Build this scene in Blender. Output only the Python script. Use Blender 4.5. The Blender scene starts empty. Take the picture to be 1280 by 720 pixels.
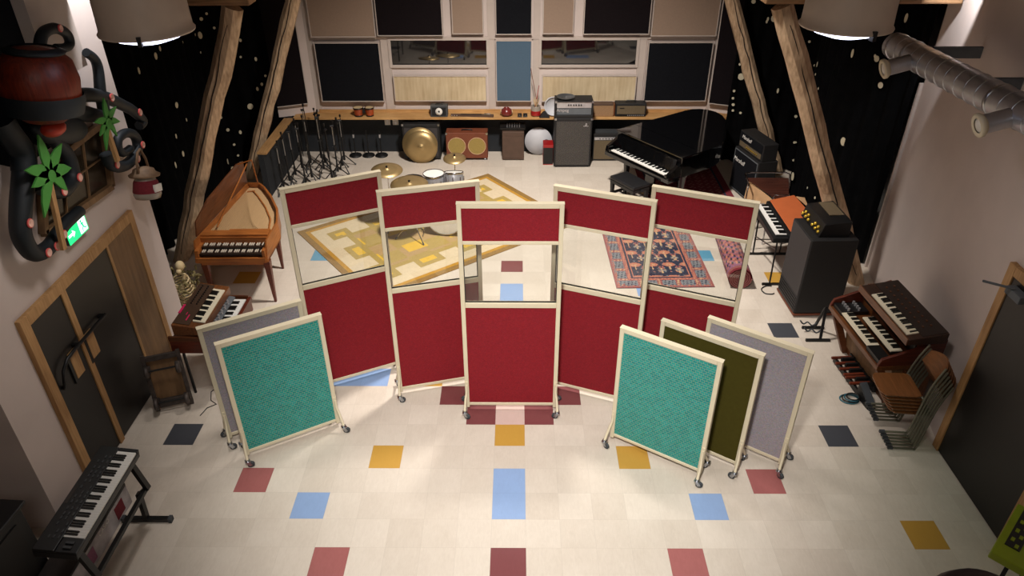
import bpy, math, random
from mathutils import Vector, Matrix
random.seed(7)
PI = math.pi
SC = bpy.context.scene
COL = SC.collection
T = 0.305                                   # one floor tile

# ------------------------------------------------------------------ materials
def lin(c):
    return tuple((v / 255 / 12.92) if v / 255 <= .04045 else ((v / 255 + .055) / 1.055) ** 2.4 for v in c)

def mat(name, rgb, rough=.6, metal=0., var=.12, scale=8., bump=0., bscale=60., stretch=None, emit=None, estr=0., spec=.5, coat=0.):
    m = bpy.data.materials.new(name); m.use_nodes = True
    nt = m.node_tree; N = nt.nodes; L = nt.links
    b = N['Principled BSDF']
    b.inputs['Roughness'].default_value = rough
    b.inputs['Metallic'].default_value = metal
    b.inputs['Specular IOR Level'].default_value = spec
    b.inputs['Coat Weight'].default_value = coat
    c = lin(rgb)
    tc = N.new('ShaderNodeTexCoord'); mp = N.new('ShaderNodeMapping')
    L.new(tc.outputs['Object'], mp.inputs[0])
    if stretch: mp.inputs['Scale'].default_value = stretch
    nz = N.new('ShaderNodeTexNoise'); nz.inputs['Scale'].default_value = scale; nz.inputs['Detail'].default_value = 5
    L.new(mp.outputs[0], nz.inputs['Vector'])
    r = N.new('ShaderNodeValToRGB')
    r.color_ramp.elements[0].position = .3; r.color_ramp.elements[1].position = .7
    r.color_ramp.elements[0].color = (*[v * (1 - var) for v in c], 1)
    r.color_ramp.elements[1].color = (*[min(1, v * (1 + var)) for v in c], 1)
    L.new(nz.outputs['Fac'], r.inputs[0]); L.new(r.outputs[0], b.inputs['Base Color'])
    if bump:
        n2 = N.new('ShaderNodeTexNoise'); n2.inputs['Scale'].default_value = bscale; n2.inputs['Detail'].default_value = 3
        L.new(mp.outputs[0], n2.inputs['Vector'])
        bp = N.new('ShaderNodeBump'); bp.inputs['Strength'].default_value = bump; bp.inputs['Distance'].default_value = .01
        L.new(n2.outputs['Fac'], bp.inputs['Height']); L.new(bp.outputs[0], b.inputs['Normal'])
    if emit:
        b.inputs['Emission Color'].default_value = (*lin(emit), 1); b.inputs['Emission Strength'].default_value = estr
    return m

def wood(name, dark, light, rough=.55, grain=(1.2, 1.2, 14), axis=2, fine=3., crack=False):
    """streaky wood: noise stretched along one axis"""
    m = bpy.data.materials.new(name); m.use_nodes = True
    nt = m.node_tree; N = nt.nodes; L = nt.links; b = N['Principled BSDF']
    b.inputs['Roughness'].default_value = rough
    tc = N.new('ShaderNodeTexCoord'); mp = N.new('ShaderNodeMapping'); L.new(tc.outputs['Object'], mp.inputs[0])
    s = [16., 16., 16.]; s[axis] = 1.3
    mp.inputs['Scale'].default_value = s
    nz = N.new('ShaderNodeTexNoise'); nz.inputs['Scale'].default_value = fine; nz.inputs['Detail'].default_value = 6
    L.new(mp.outputs[0], nz.inputs['Vector'])
    n2 = N.new('ShaderNodeTexNoise'); n2.inputs['Scale'].default_value = 2.2; n2.inputs['Detail'].default_value = 4
    L.new(tc.outputs['Object'], n2.inputs['Vector'])
    mx = N.new('ShaderNodeMath'); mx.operation = 'MULTIPLY_ADD'; mx.inputs[1].default_value = .5
    L.new(n2.outputs['Fac'], mx.inputs[0])
    ml = N.new('ShaderNodeMath'); ml.operation = 'MULTIPLY'; ml.inputs[1].default_value = .5
    L.new(nz.outputs['Fac'], ml.inputs[0]); L.new(ml.outputs[0], mx.inputs[2])
    r = N.new('ShaderNodeValToRGB')
    r.color_ramp.elements[0].position = .36; r.color_ramp.elements[1].position = .64
    r.color_ramp.elements[0].color = (*lin(dark), 1); r.color_ramp.elements[1].color = (*lin(light), 1)
    L.new(mx.outputs[0], r.inputs[0]); L.new(r.outputs[0], b.inputs['Base Color'])
    bp = N.new('ShaderNodeBump'); bp.inputs['Strength'].default_value = .25; bp.inputs['Distance'].default_value = .01
    L.new(nz.outputs['Fac'], bp.inputs['Height']); L.new(bp.outputs[0], b.inputs['Normal'])
    return m

def weave(name, c1, c2, c3, scale, rough=.95, mort=.06, sq=1.6):
    """woven cloth: tiny bricks of two yarn colours with flecks between"""
    m = bpy.data.materials.new(name); m.use_nodes = True
    nt = m.node_tree; N = nt.nodes; L = nt.links; b = N['Principled BSDF']
    b.inputs['Roughness'].default_value = rough; b.inputs['Specular IOR Level'].default_value = .15
    tc = N.new('ShaderNodeTexCoord'); mp = N.new('ShaderNodeMapping')
    mp.inputs['Rotation'].default_value = (PI / 2, 0, 0)
    L.new(tc.outputs['Object'], mp.inputs[0])
    br = N.new('ShaderNodeTexBrick'); L.new(mp.outputs[0], br.inputs['Vector'])
    br.inputs['Color1'].default_value = (*lin(c1), 1); br.inputs['Color2'].default_value = (*lin(c2), 1); br.inputs['Mortar'].default_value = (*lin(c3), 1)
    br.inputs['Scale'].default_value = scale; br.inputs['Mortar Size'].default_value = mort
    br.inputs['Brick Width'].default_value = sq; br.inputs['Row Height'].default_value = .8
    nz = N.new('ShaderNodeTexNoise'); nz.inputs['Scale'].default_value = 90; nz.inputs['Detail'].default_value = 4
    L.new(tc.outputs['Object'], nz.inputs['Vector'])
    mx = N.new('ShaderNodeMix'); mx.data_type = 'RGBA'; mx.blend_type = 'OVERLAY'; mx.inputs[0].default_value = .35
    L.new(br.outputs['Color'], mx.inputs[6]); L.new(nz.outputs['Color'], mx.inputs[7])
    hs = N.new('ShaderNodeHueSaturation'); hs.inputs['Saturation'].default_value = 1.0
    L.new(mx.outputs[2], hs.inputs['Color']); L.new(hs.outputs[0], b.inputs['Base Color'])
    bp = N.new('ShaderNodeBump'); bp.inputs['Strength'].default_value = .4; bp.inputs['Distance'].default_value = .004
    L.new(br.outputs['Fac'], bp.inputs['Height']); L.new(bp.outputs[0], b.inputs['Normal'])
    return m

def tilemat(name, rgb, var=.06, rough=.42, seam=.10):
    """linoleum tile: marbled streaks turned per tile, a fine seam round every tile"""
    m = bpy.data.materials.new(name); m.use_nodes = True
    nt = m.node_tree; N = nt.nodes; L = nt.links; b = N['Principled BSDF']
    b.inputs['Roughness'].default_value = rough; b.inputs['Specular IOR Level'].default_value = .35
    tc = N.new('ShaderNodeTexCoord'); mp = N.new('ShaderNodeMapping'); mp.inputs['Scale'].default_value = (1 / T,) * 3
    L.new(tc.outputs['Object'], mp.inputs[0])
    fl = N.new('ShaderNodeVectorMath'); fl.operation = 'FLOOR'; L.new(mp.outputs[0], fl.inputs[0])
    fr = N.new('ShaderNodeVectorMath'); fr.operation = 'FRACTION'; L.new(mp.outputs[0], fr.inputs[0])
    wn = N.new('ShaderNodeTexWhiteNoise'); wn.noise_dimensions = '2D'; L.new(fl.outputs[0], wn.inputs['Vector'])
    # streak noise, a different patch of it in every tile
    ad = N.new('ShaderNodeVectorMath'); ad.operation = 'MULTIPLY_ADD'
    ad.inputs[1].default_value = (7.3, 7.3, 7.3); L.new(wn.outputs['Color'], ad.inputs[0]); L.new(mp.outputs[0], ad.inputs[2])
    st = N.new('ShaderNodeVectorMath'); st.operation = 'MULTIPLY'; st.inputs[1].default_value = (5, 1.4, 1); L.new(ad.outputs[0], st.inputs[0])
    nz = N.new('ShaderNodeTexNoise'); nz.inputs['Scale'].default_value = 2.6; nz.inputs['Detail'].default_value = 6; nz.inputs['Distortion'].default_value = 1.2
    L.new(st.outputs[0], nz.inputs['Vector'])
    # scuffs over the whole floor
    sc = N.new('ShaderNodeTexNoise'); sc.inputs['Scale'].default_value = .9; sc.inputs['Detail'].default_value = 8; sc.inputs['Roughness'].default_value = .7
    L.new(mp.outputs[0], sc.inputs['Vector'])
    a1 = N.new('ShaderNodeMath'); a1.operation = 'MULTIPLY_ADD'; a1.inputs[1].default_value = .45; L.new(sc.outputs['Fac'], a1.inputs[0])
    a2 = N.new('ShaderNodeMath'); a2.operation = 'MULTIPLY_ADD'; a2.inputs[1].default_value = .35; L.new(nz.outputs['Fac'], a2.inputs[0])
    a3 = N.new('ShaderNodeMath'); a3.operation = 'MULTIPLY'; a3.inputs[1].default_value = .2; L.new(wn.outputs['Value'], a3.inputs[0])
    L.new(a3.outputs[0], a2.inputs[2]); L.new(a2.outputs[0], a1.inputs[2])
    r = N.new('ShaderNodeValToRGB'); c = lin(rgb)
    r.color_ramp.elements[0].position = .3; r.color_ramp.elements[1].position = .7
    r.color_ramp.elements[0].color = (c[0] * (1 - var), c[1] * (1 - var * 1.25), c[2] * (1 - var * 1.5), 1)
    r.color_ramp.elements[1].color = (*[min(1, v * (1 + var)) for v in c], 1)
    L.new(a1.outputs[0], r.inputs[0])
    sep = N.new('ShaderNodeSeparateXYZ'); L.new(fr.outputs[0], sep.inputs[0])
    ds = []
    for k in ('X', 'Y'):
        s = N.new('ShaderNodeMath'); s.operation = 'SUBTRACT'; s.inputs[1].default_value = .5; L.new(sep.outputs[k], s.inputs[0])
        a = N.new('ShaderNodeMath'); a.operation = 'ABSOLUTE'; L.new(s.outputs[0], a.inputs[0]); ds.append(a)
    mxx = N.new('ShaderNodeMath'); mxx.operation = 'MAXIMUM'; L.new(ds[0].outputs[0], mxx.inputs[0]); L.new(ds[1].outputs[0], mxx.inputs[1])
    gt = N.new('ShaderNodeMath'); gt.operation = 'GREATER_THAN'; gt.inputs[1].default_value = .493; L.new(mxx.outputs[0], gt.inputs[0])
    gs = N.new('ShaderNodeMath'); gs.operation = 'MULTIPLY'; gs.inputs[1].default_value = seam; L.new(gt.outputs[0], gs.inputs[0])
    mx = N.new('ShaderNodeMix'); mx.data_type = 'RGBA'; mx.inputs[7].default_value = (.08, .06, .05, 1)
    L.new(gs.outputs[0], mx.inputs[0]); L.new(r.outputs[0], mx.inputs[6]); L.new(mx.outputs[2], b.inputs['Base Color'])
    return m

def glassmat():
    """thin sheet: lets light straight through and mirrors a little at the surface"""
    m = bpy.data.materials.new('clear sheet'); m.use_nodes = True
    nt = m.node_tree; N = nt.nodes; L = nt.links
    N.remove(N['Principled BSDF'])
    tr = N.new('ShaderNodeBsdfTransparent'); tr.inputs[0].default_value = (.93, .94, .93, 1)
    gl = N.new('ShaderNodeBsdfGlossy'); gl.inputs['Roughness'].default_value = .02
    fz = N.new('ShaderNodeFresnel'); fz.inputs[0].default_value = 1.5
    mx = N.new('ShaderNodeMixShader'); L.new(fz.outputs[0], mx.inputs[0]); L.new(tr.outputs[0], mx.inputs[1]); L.new(gl.outputs[0], mx.inputs[2])
    L.new(mx.outputs[0], N['Material Output'].inputs[0])
    return m

M = dict(
    cream_tile=tilemat('cream lino', (202, 192, 179), .10), pink_tile=tilemat('pale pink lino', (198, 172, 164), .06),
    yellow_tile=tilemat('mustard lino', (184, 142, 62), .05), blue_tile=tilemat('sky blue lino', (134, 160, 200), .06),
    teal_tile=tilemat('steel blue lino', (92, 150, 180), .06), maroon_tile=tilemat('maroon lino', (116, 62, 64), .10), red_tile=tilemat('rose lino', (152, 90, 88), .12),
    grey_tile=tilemat('slate lino', (66, 68, 74), .05),
    wall=mat('white plaster', (204, 190, 183), .85, var=.03, scale=3, bump=.05, bscale=120),
    wallwhite=mat('painted white board', (188, 175, 166), .7, var=.03), wallwarm=mat('cream cloth panel', (148, 126, 109), .95, var=.04, scale=30),
    black=mat('black satin', (18, 18, 19), .45, var=.2), blackwall=mat('charcoal painted board', (26, 30, 35), .75, var=.12),
    blackcloth=mat('black cloth', (21, 22, 26), .97, var=.15, scale=40, bump=.2, bscale=300, spec=.1),
    browncloth=mat('brown black cloth', (24, 19, 21), .97, var=.15, scale=40, spec=.1),
    bluecloth=mat('slate blue cloth', (78, 98, 116), .97, var=.05, scale=50, spec=.1),
    dooroff=mat('black door laminate', (24, 21, 19), .5, var=.15, scale=2), velvet=mat('black velvet', (9, 9, 10), 1., var=.3, scale=6, spec=.05),
    star=mat('cream star patch', (206, 196, 168), .8, var=.08),
    oak=wood('pale oak', (150, 110, 66), (190, 148, 98), .6), oakx=wood('pale oak lengthwise', (160, 116, 66), (204, 160, 104), .55, axis=0), oaky=wood('pale oak cross', (150, 110, 66), (190, 148, 98), .6, axis=1),
    ply=wood('pale plywood', (178, 156, 122), (208, 190, 156), .7, axis=2, fine=1.6),
    timber=wood('old hewn timber', (150, 122, 94), (214, 184, 150), .85, axis=2, fine=2.), crack=mat('dark crack', (28, 18, 12), .9), timberx=wood('old beam', (112, 82, 54), (160, 122, 84), .85, axis=0),
    panelwood=wood('brown oak veneer', (98, 72, 46), (134, 102, 68), .6, axis=2, fine=1.5),
    red=weave('red woven cloth', (150, 40, 48), (134, 30, 38), (112, 26, 34), 160, mort=.12), teal=weave('teal tweed', (40, 148, 140), (30, 128, 124), (140, 156, 132), 32, mort=.05, sq=1.2),
    olive=mat('olive felt', (66, 60, 20), .98, var=.06, scale=30, spec=.1), greycloth=weave('grey tweed', (156, 148, 154), (132, 126, 134), (172, 164, 168), 120, mort=.1),
    frame=mat('cream enamel', (212, 200, 172), .5, var=.03), gasket=mat('black gasket', (22, 20, 20), .6), glass=glassmat(),
    steel=mat('bright steel', (170, 172, 176), .28, 1., var=.05), galv=mat('galvanised sheet', (186, 188, 194), .36, .85, var=.14, scale=5, stretch=(1, 1, 1)), rubber=mat('grey rubber', (58, 62, 66), .7),
    chrome=mat('chrome', (200, 200, 204), .12, 1., var=.02), darksteel=mat('black steel', (24, 24, 25), .4, .3), castiron=mat('worn grey iron', (78, 70, 66), .6, .5, var=.3, scale=20),
    walnut=wood('walnut', (72, 38, 20), (112, 64, 34), .4, axis=1), walnutx=wood('walnut lengthwise', (76, 42, 20), (124, 74, 38), .4, axis=0), cherry=wood('cherry case', (134, 76, 32), (184, 112, 54), .4, axis=0),
    cherryy=wood('cherry case side', (126, 70, 30), (176, 106, 50), .4, axis=1), mahog=wood('red mahogany', (74, 30, 18), (112, 48, 28), .4, axis=1), soundboard=mat('spruce soundboard', (186, 152, 110), .6, var=.08, stretch=(20, 1, 1)),
    darkpanel=mat('dark control panel', (40, 29, 24), .5, var=.15), darkwood=wood('dark stained wood', (40, 24, 16), (66, 40, 26), .5, axis=0), panelbrown=mat('brown control panel', (70, 50, 36), .5, var=.12), ivory=mat('ivory keys', (232, 222, 196), .35, var=.03), whitekey=mat('white keys', (228, 226, 220), .35, var=.02), blackkey=mat('black keys', (14, 14, 15), .35), ebony=mat('ebony keys', (40, 27, 20), .4), bone=mat('bone keys', (214, 202, 184), .4),
    pink=mat('magenta tape', (214, 36, 96), .5), lacquer=mat('black piano lacquer', (7, 7, 8), .08, var=.1, coat=.6), leather=mat('black leather', (22, 22, 24), .5, bump=.3, bscale=80),
    tolex=mat('black tolex', (22, 21, 22), .62, bump=.3, bscale=200), grille=weave('speckled grille', (40, 38, 37), (30, 29, 29), (120, 114, 108), 55, mort=.1), greyfront=mat('grey black grille', (58, 54, 54), .75, var=.08, scale=40),
    silver=mat('silver panel', (196, 194, 196), .3, .6), darkgrey=mat('dark grey plastic', (58, 60, 62), .5), midgrey=mat('grey cloth', (92, 96, 100), .8, var=.1), brass=mat('bronze cymbal', (176, 150, 104), .4, .75, var=.12, scale=3), oldbrass=mat('gold cloth', (150, 128, 68), .7, var=.12, scale=60), gold=mat('gold knob', (222, 186, 70), .3, .7),
    amp_brown=mat('brown leatherette', (112, 58, 36), .6, var=.12), amp_dark=mat('dark brown vinyl', (82, 62, 50), .7), amp_olive=mat('brown grille cloth', (98, 84, 62), .85, var=.08, scale=60), drumhead=mat('white drum head', (226, 222, 214), .6, var=.03), greyhead=mat('grey white drum head', (190, 190, 194), .6, var=.04),
    sparkle=mat('silver sparkle wrap', (168, 168, 172), .3, .5, var=.35, scale=120), redplastic=mat('red gloss', (150, 26, 28), .3), claret=mat('dark red glaze', (110, 38, 34), .25), skin=mat('tan drum skin', (196, 170, 130), .6), burst=mat('sunburst shell', (152, 64, 28), .35, var=.35, scale=12),
    paper=mat('white paper', (226, 222, 214), .8), orange=mat('orange lid', (178, 92, 50), .55, var=.05), rosewood=wood('rosewood bars', (52, 26, 20), (86, 46, 34), .4, axis=0), tweed=mat('brown tweed', (142, 110, 78), .85, var=.1, scale=60), tan=mat('tan board', (190, 152, 112), .6), lime=mat('lime plastic', (124, 140, 14), .4, var=.08),
    octo=mat('dark blue green papier mache', (5, 16, 22), .6, var=.25, scale=10), sucker=mat('pink sucker', (206, 82, 78), .6), suckhole=mat('pale sucker centre', (224, 178, 160), .6), copper=wood('red brown staves', (58, 16, 8), (124, 42, 18), .45, axis=2), pumpkin=mat('orange red', (168, 48, 26), .5), palm=mat('green painted board', (66, 138, 54), .7, var=.08), rope=mat('brown rope', (104, 78, 54), .9),
    straw=mat('olive straw', (128, 116, 76), .9, var=.25, scale=30), bonewhite=mat('old bone', (206, 184, 140), .7), pane=mat('old window glass', (44, 36, 26), .2, var=.2), amber=mat('clear jar glass', (150, 140, 128), .15, var=.1), capbrown=mat('brown cap', (122, 96, 72), .7, var=.2, scale=20),
    lampshell=mat('beige lamp housing', (204, 186, 170), .5, var=.04), lamplight=mat('lit diffuser', (250, 250, 255), .5, emit=(222, 228, 255), estr=4.), exitgreen=mat('lit green', (20, 200, 110), .4, emit=(10, 215, 120), estr=1.6), exitwhite=mat('lit white', (230, 255, 240), .4, emit=(214, 255, 240), estr=2.2),
    chairwood=wood('chair plywood', (98, 60, 30), (138, 88, 48), .4, axis=1), chairtube=mat('grey green enamel tube', (106, 104, 88), .45, .2), bluebox=mat('dark box top', (36, 28, 24), .6, var=.5, scale=9), boxart=mat('printed carton', (176, 170, 172), .6, var=.4, scale=6), card=mat('brown card', (150, 112, 74), .8), ceil=mat('ceiling board', (120, 106, 94), .9), roundcap=mat('dark plum dome', (34, 18, 20), .5), tealcable=mat('teal cable', (40, 96, 110), .5),
    ochre=mat('ochre pile', (178, 132, 44), .97, var=.08, scale=20), rugbrown=mat('olive brown pile', (138, 106, 54), .97, var=.1, scale=20), rugcream=mat('cream pile', (206, 188, 156), .97, var=.05, scale=20), rugkhaki=mat('khaki pile', (166, 142, 78), .97, var=.06, scale=20), rugyellow=mat('yellow pile', (212, 172, 58), .97, var=.06, scale=20), rugtan=mat('tan pile', (172, 142, 96), .97, var=.06, scale=20),
    navy=mat('navy pile', (42, 42, 62), .97, var=.2, scale=60), coral=mat('coral pile', (178, 112, 90), .97, var=.15, scale=60), rose=mat('rose pile', (142, 82, 80), .97, var=.15, scale=60), rugblue=mat('grey blue pile', (118, 120, 124), .97, var=.15, scale=60), sand=mat('sand pile', (186, 152, 116), .97, var=.15, scale=60), rugmaroon=mat('maroon pile', (116, 34, 44), .97, var=.15, scale=40), mauve=mat('mauve pile', (142, 92, 116), .97, var=.15, scale=60),
    paneldark=mat('dark window room', (30, 28, 28), .8), winpane=mat('dark studio glass', (20, 19, 20), .03, var=.05, spec=1., coat=1.),
)

# ------------------------------------------------------------------ mesh builder
def rotz(a): return Matrix.Rotation(a, 4, 'Z')
def basis(d):
    d = Vector(d).normalized(); a = Vector((0, 0, 1)) if abs(d.z) < .95 else Vector((1, 0, 0))
    u = d.cross(a).normalized(); return u, d.cross(u).normalized(), d

class MB:
    def __init__(s): s.v = []; s.f = []; s.m = []; s.sm = []; s.mi = 0; s.X = None; s.smooth = False
    def _add(s, vs, fs, smooth=False):
        o = len(s.v)
        for p in vs: s.v.append(tuple(s.X @ Vector(p)) if s.X is not None else tuple(p))
        for q in fs: s.f.append([o + i for i in q]); s.m.append(s.mi); s.sm.append(smooth)
        return s
    def bb(s, x0, x1, y0, y1, z0, z1):
        vs = [(x0, y0, z0), (x1, y0, z0), (x1, y1, z0), (x0, y1, z0), (x0, y0, z1), (x1, y0, z1), (x1, y1, z1), (x0, y1, z1)]
        return s._add(vs, [(3, 2, 1, 0), (4, 5, 6, 7), (0, 1, 5, 4), (1, 2, 6, 5), (2, 3, 7, 6), (3, 0, 4, 7)])
    def box(s, c, size, R=None):
        hx, hy, hz = [k / 2 for k in size]; c = Vector(c)
        vs = [Vector(p) for p in ((-hx, -hy, -hz), (hx, -hy, -hz), (hx, hy, -hz), (-hx, hy, -hz), (-hx, -hy, hz), (hx, -hy, hz), (hx, hy, hz), (-hx, hy, hz))]
        if R is not None: vs = [R @ p for p in vs]
        return s._add([p + c for p in vs], [(3, 2, 1, 0), (4, 5, 6, 7), (0, 1, 5, 4), (1, 2, 6, 5), (2, 3, 7, 6), (3, 0, 4, 7)])
    def hexa(s, b, t):      # four bottom corners, four top corners
        return s._add(list(b) + list(t), [(3, 2, 1, 0), (4, 5, 6, 7), (0, 1, 5, 4), (1, 2, 6, 5), (2, 3, 7, 6), (3, 0, 4, 7)])
    def bar(s, p, q, w, h=None, up=(0, 0, 1)):
        p, q = Vector(p), Vector(q); d = (q - p).normalized(); h = h or w
        u = d.cross(Vector(up)); u = u.normalized() if u.length > 1e-4 else Vector((1, 0, 0)); n = u.cross(d)
        b = [p - u * w / 2 - n * h / 2, p + u * w / 2 - n * h / 2, p + u * w / 2 + n * h / 2, p - u * w / 2 + n * h / 2]
        return s._add(b + [k + (q - p) for k in b], [(0, 1, 2, 3), (7, 6, 5, 4), (1, 0, 4, 5), (2, 1, 5, 6), (3, 2, 6, 7), (0, 3, 7, 4)])
    def cyl(s, p, q, r, r2=None, n=14):
        r2 = r if r2 is None else r2; p, q = Vector(p), Vector(q); u, w, d = basis(q - p)
        vs = [p + (u * math.cos(2 * PI * k / n) + w * math.sin(2 * PI * k / n)) * r for k in range(n)] + [q + (u * math.cos(2 * PI * k / n) + w * math.sin(2 * PI * k / n)) * r2 for k in range(n)]
        s._add(vs, [(k, (k + 1) % n, n + (k + 1) % n, n + k) for k in range(n)], True)
        s._add(vs[:n], [tuple(range(n))[::-1]]); return s._add(vs[n:], [tuple(range(n))])
    def tube(s, path, r, n=10, closed=False):
        P = [Vector(p) for p in path]; N = len(P); rr = r if isinstance(r, (list, tuple)) else [r] * N
        vs = []; u = None
        for i in range(N):
            a = P[i - 1] if (i or closed) else P[i]; b = P[(i + 1) % N] if (i < N - 1 or closed) else P[i]
            d = (b - a).normalized()
            if u is None: u = basis(d)[0]
            u = (u - d * u.dot(d)).normalized(); w = d.cross(u)
            vs += [P[i] + (u * math.cos(2 * PI * k / n) + w * math.sin(2 * PI * k / n)) * rr[i] for k in range(n)]
        fs = [(i * n + k, i * n + (k + 1) % n, ((i + 1) % N) * n + (k + 1) % n, ((i + 1) % N) * n + k) for i in range(N if closed else N - 1) for k in range(n)]
        s._add(vs, fs, True)
        if not closed: s._add(vs[:n], [tuple(range(n))[::-1]]); s._add(vs[-n:], [tuple(range(n))])
        return s
    def lathe(s, prof, c=(0, 0, 0), ax=(0, 0, 1), n=24):
        c = Vector(c); u, w, d = basis(ax); vs = []
        for r, z in prof: vs += [c + d * z + (u * math.cos(2 * PI * k / n) + w * math.sin(2 * PI * k / n)) * max(r, 1e-5) for k in range(n)]
        return s._add(vs, [(i * n + k, i * n + (k + 1) % n, (i + 1) * n + (k + 1) % n, (i + 1) * n + k) for i in range(len(prof) - 1) for k in range(n)], True)
    def prism(s, poly, z0, z1, top=None):
        n = len(poly); top = top or poly
        vs = [(x, y, z0) for x, y in poly] + [(x, y, z1) for x, y in top]
        s._add(vs, [(k, (k + 1) % n, n + (k + 1) % n, n + k) for k in range(n)])
        s._add(vs[:n], [tuple(range(n))[::-1]]); return s._add(vs[n:], [tuple(range(n))])
    def plate(s, poly, d):   # polygon of 3D points thickened along vector d
        n = len(poly); P = [Vector(p) for p in poly]; d = Vector(d); vs = P + [p + d for p in P]
        s._add(vs, [(k, (k + 1) % n, n + (k + 1) % n, n + k) for k in range(n)])
        s._add(vs[:n], [tuple(range(n))[::-1]]); return s._add(vs[n:], [tuple(range(n))])
    def sph(s, c, r, sc=(1, 1, 1), n=16, m=10, R=None):
        c = Vector(c); vs = []
        for i in range(m + 1):
            a = PI * i / m
            for k in range(n):
                p = Vector((math.sin(a) * math.cos(2 * PI * k / n) * sc[0], math.sin(a) * math.sin(2 * PI * k / n) * sc[1], math.cos(a) * sc[2])) * r
                vs.append((R @ p if R is not None else p) + c)
        return s._add(vs, [(i * n + k, (i + 1) * n + k, (i + 1) * n + (k + 1) % n, i * n + (k + 1) % n) for i in range(m) for k in range(n)], True)
    def quad(s, a, b, c, d): return s._add([a, b, c, d], [(0, 1, 2, 3)])
    def mesh(s, name, mats):
        me = bpy.data.meshes.new(name); me.from_pydata(s.v, [], s.f); me.validate()
        mats = mats if isinstance(mats, (list, tuple)) else [mats]
        for q in mats: me.materials.append(M[q] if isinstance(q, str) else q)
        if len(me.polygons) == len(s.m):
            me.polygons.foreach_set('material_index', s.m); me.polygons.foreach_set('use_smooth', s.sm)
        me.update()
        import bmesh
        b = bmesh.new(); b.from_mesh(me); bmesh.ops.recalc_face_normals(b, faces=b.faces); b.to_mesh(me); b.free()
        return me
    def build(s, name, mats, parent=None, bevel=0, loc=None, rz=None):
        o = bpy.data.objects.new(name, s.mesh(name, mats)); COL.objects.link(o)
        if parent: o.parent = parent
        if loc: o.location = loc
        if rz is not None: o.rotation_euler.z = rz
        if bevel:
            md = o.modifiers.new('bevel', 'BEVEL'); md.width = bevel; md.segments = 2; md.limit_method = 'ANGLE'; md.angle_limit = .7
        return o

def tag(o, label, cat, group=None, kind=None):
    if label: o['label'] = label
    if cat: o['category'] = cat
    if group: o['group'] = group
    if kind: o['kind'] = kind
    return o
def thing(name, label, cat, loc=(0, 0, 0), rz=0., group=None):
    o = bpy.data.objects.new(name, None); COL.objects.link(o); o.empty_display_size = .1
    o.location = loc; o.rotation_euler = (0, 0, rz)
    return tag(o, label, cat, group)
def struct(o): o['kind'] = 'structure'; return o
def part(name, mesh, parent, loc=(0, 0, 0)):
    o = bpy.data.objects.new(name, mesh); COL.objects.link(o); o.parent = parent; o.location = loc; return o
def text(body, size, material, parent, loc, rot, name='lettering', depth=.002, shear=0., align='CENTER'):
    cu = bpy.data.curves.new(name, 'FONT'); cu.body = body; cu.size = size; cu.extrude = depth; cu.align_x = align; cu.align_y = 'CENTER'; cu.shear = shear
    tmp = bpy.data.objects.new('tmp', cu); COL.objects.link(tmp)
    me = bpy.data.meshes.new_from_object(tmp.evaluated_get(bpy.context.evaluated_depsgraph_get()))
    bpy.data.objects.remove(tmp); bpy.data.curves.remove(cu)
    me.materials.clear(); me.materials.append(M[material]); me.name = name
    o = bpy.data.objects.new(name, me); COL.objects.link(o); o.parent = parent; o.location = loc; o.rotation_euler = rot; return o
def dup(root, loc, rz, label=None, group=None):
    r = root.copy(); COL.objects.link(r); r.location = loc; r.rotation_euler.z = rz
    if label: r['label'] = label
    if group: r['group'] = group
    for ch in list(root.children):
        c = ch.copy(); COL.objects.link(c); c.parent = r
        for g in list(ch.children):
            d = g.copy(); COL.objects.link(d); d.parent = c
    return r
def keyboard(parent, n, w, d, loc, wm='whitekey', bm='blackkey', first=0, rot=(0, 0, 0), name='keyboard', bed='black'):
    """n natural keys from x=0 to x=w, fronts at y=0, tails at y=d, tops near z=0; every key its own sub-part"""
    k = MB().bb(-.005, w + .005, .004, d, -.03, -.012).build(name, bed, parent); k.location = loc; k.rotation_euler = rot
    p = w / n
    wk = MB().bb(.0006, p - .0006, 0, d, -.014, 0).mesh('white_key', wm)
    bk = MB().hexa([(-p * .29, d * .37, -.002), (p * .29, d * .37, -.002), (p * .29, d, -.002), (-p * .29, d, -.002)], [(-p * .23, d * .4, .011), (p * .23, d * .4, .011), (p * .23, d, .011), (-p * .23, d, .011)]).mesh('black_key', bm)
    for i in range(n):
        part('white_key', wk, k, (i * p, 0, 0))
        if (i + first) % 7 in (0, 1, 3, 4, 5) and i < n - 1: part('black_key', bk, k, ((i + 1) * p, 0, 0))
    return k
# ================================================================== the setting
# floor: one square face per lino tile, the colours laid in as in the room
tiles = {}
for i, j in ((0, 0), (-4, 1), (4, 1), (12, 4), (-3, -3), (3, -3), (12, -10), (-12, -10)): tiles[i, j] = 2
for i, j in ((0, 2), (0, 3), (-6, 3), (6, 3), (-6, -3), (-5, -3), (5, -3), (6, -3), (0, -9), (0, -8), (6, -9), (-6, -9)): tiles[i, j] = 3
for i, j in ((9, -12), (-9, -12), (-9, 6), (9, 6)): tiles[i, j] = 4
for i, j in ((-2, -2), (2, -2), (-1, -1), (1, -1), (0, 5), (0, -11)): tiles[i, j] = 5
for i, j in ((-8, 2), (8, 2), (-5, 5), (5, 5)): tiles[i, j] = 6
for i, j in ((-11, 0), (11, 0), (11, -6), (-11, -6)): tiles[i, j] = 7
tiles[0, -1] = 1
fm = MB()
for i in range(-21, 22):
    for j in range(-28, 26):
        fm.mi = tiles.get((i, j), 0)
        fm.quad((i * T, -(j + 1) * T, 0), ((i + 1) * T, -(j + 1) * T, 0), ((i + 1) * T, -j * T, 0), (i * T, -j * T, 0))
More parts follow.
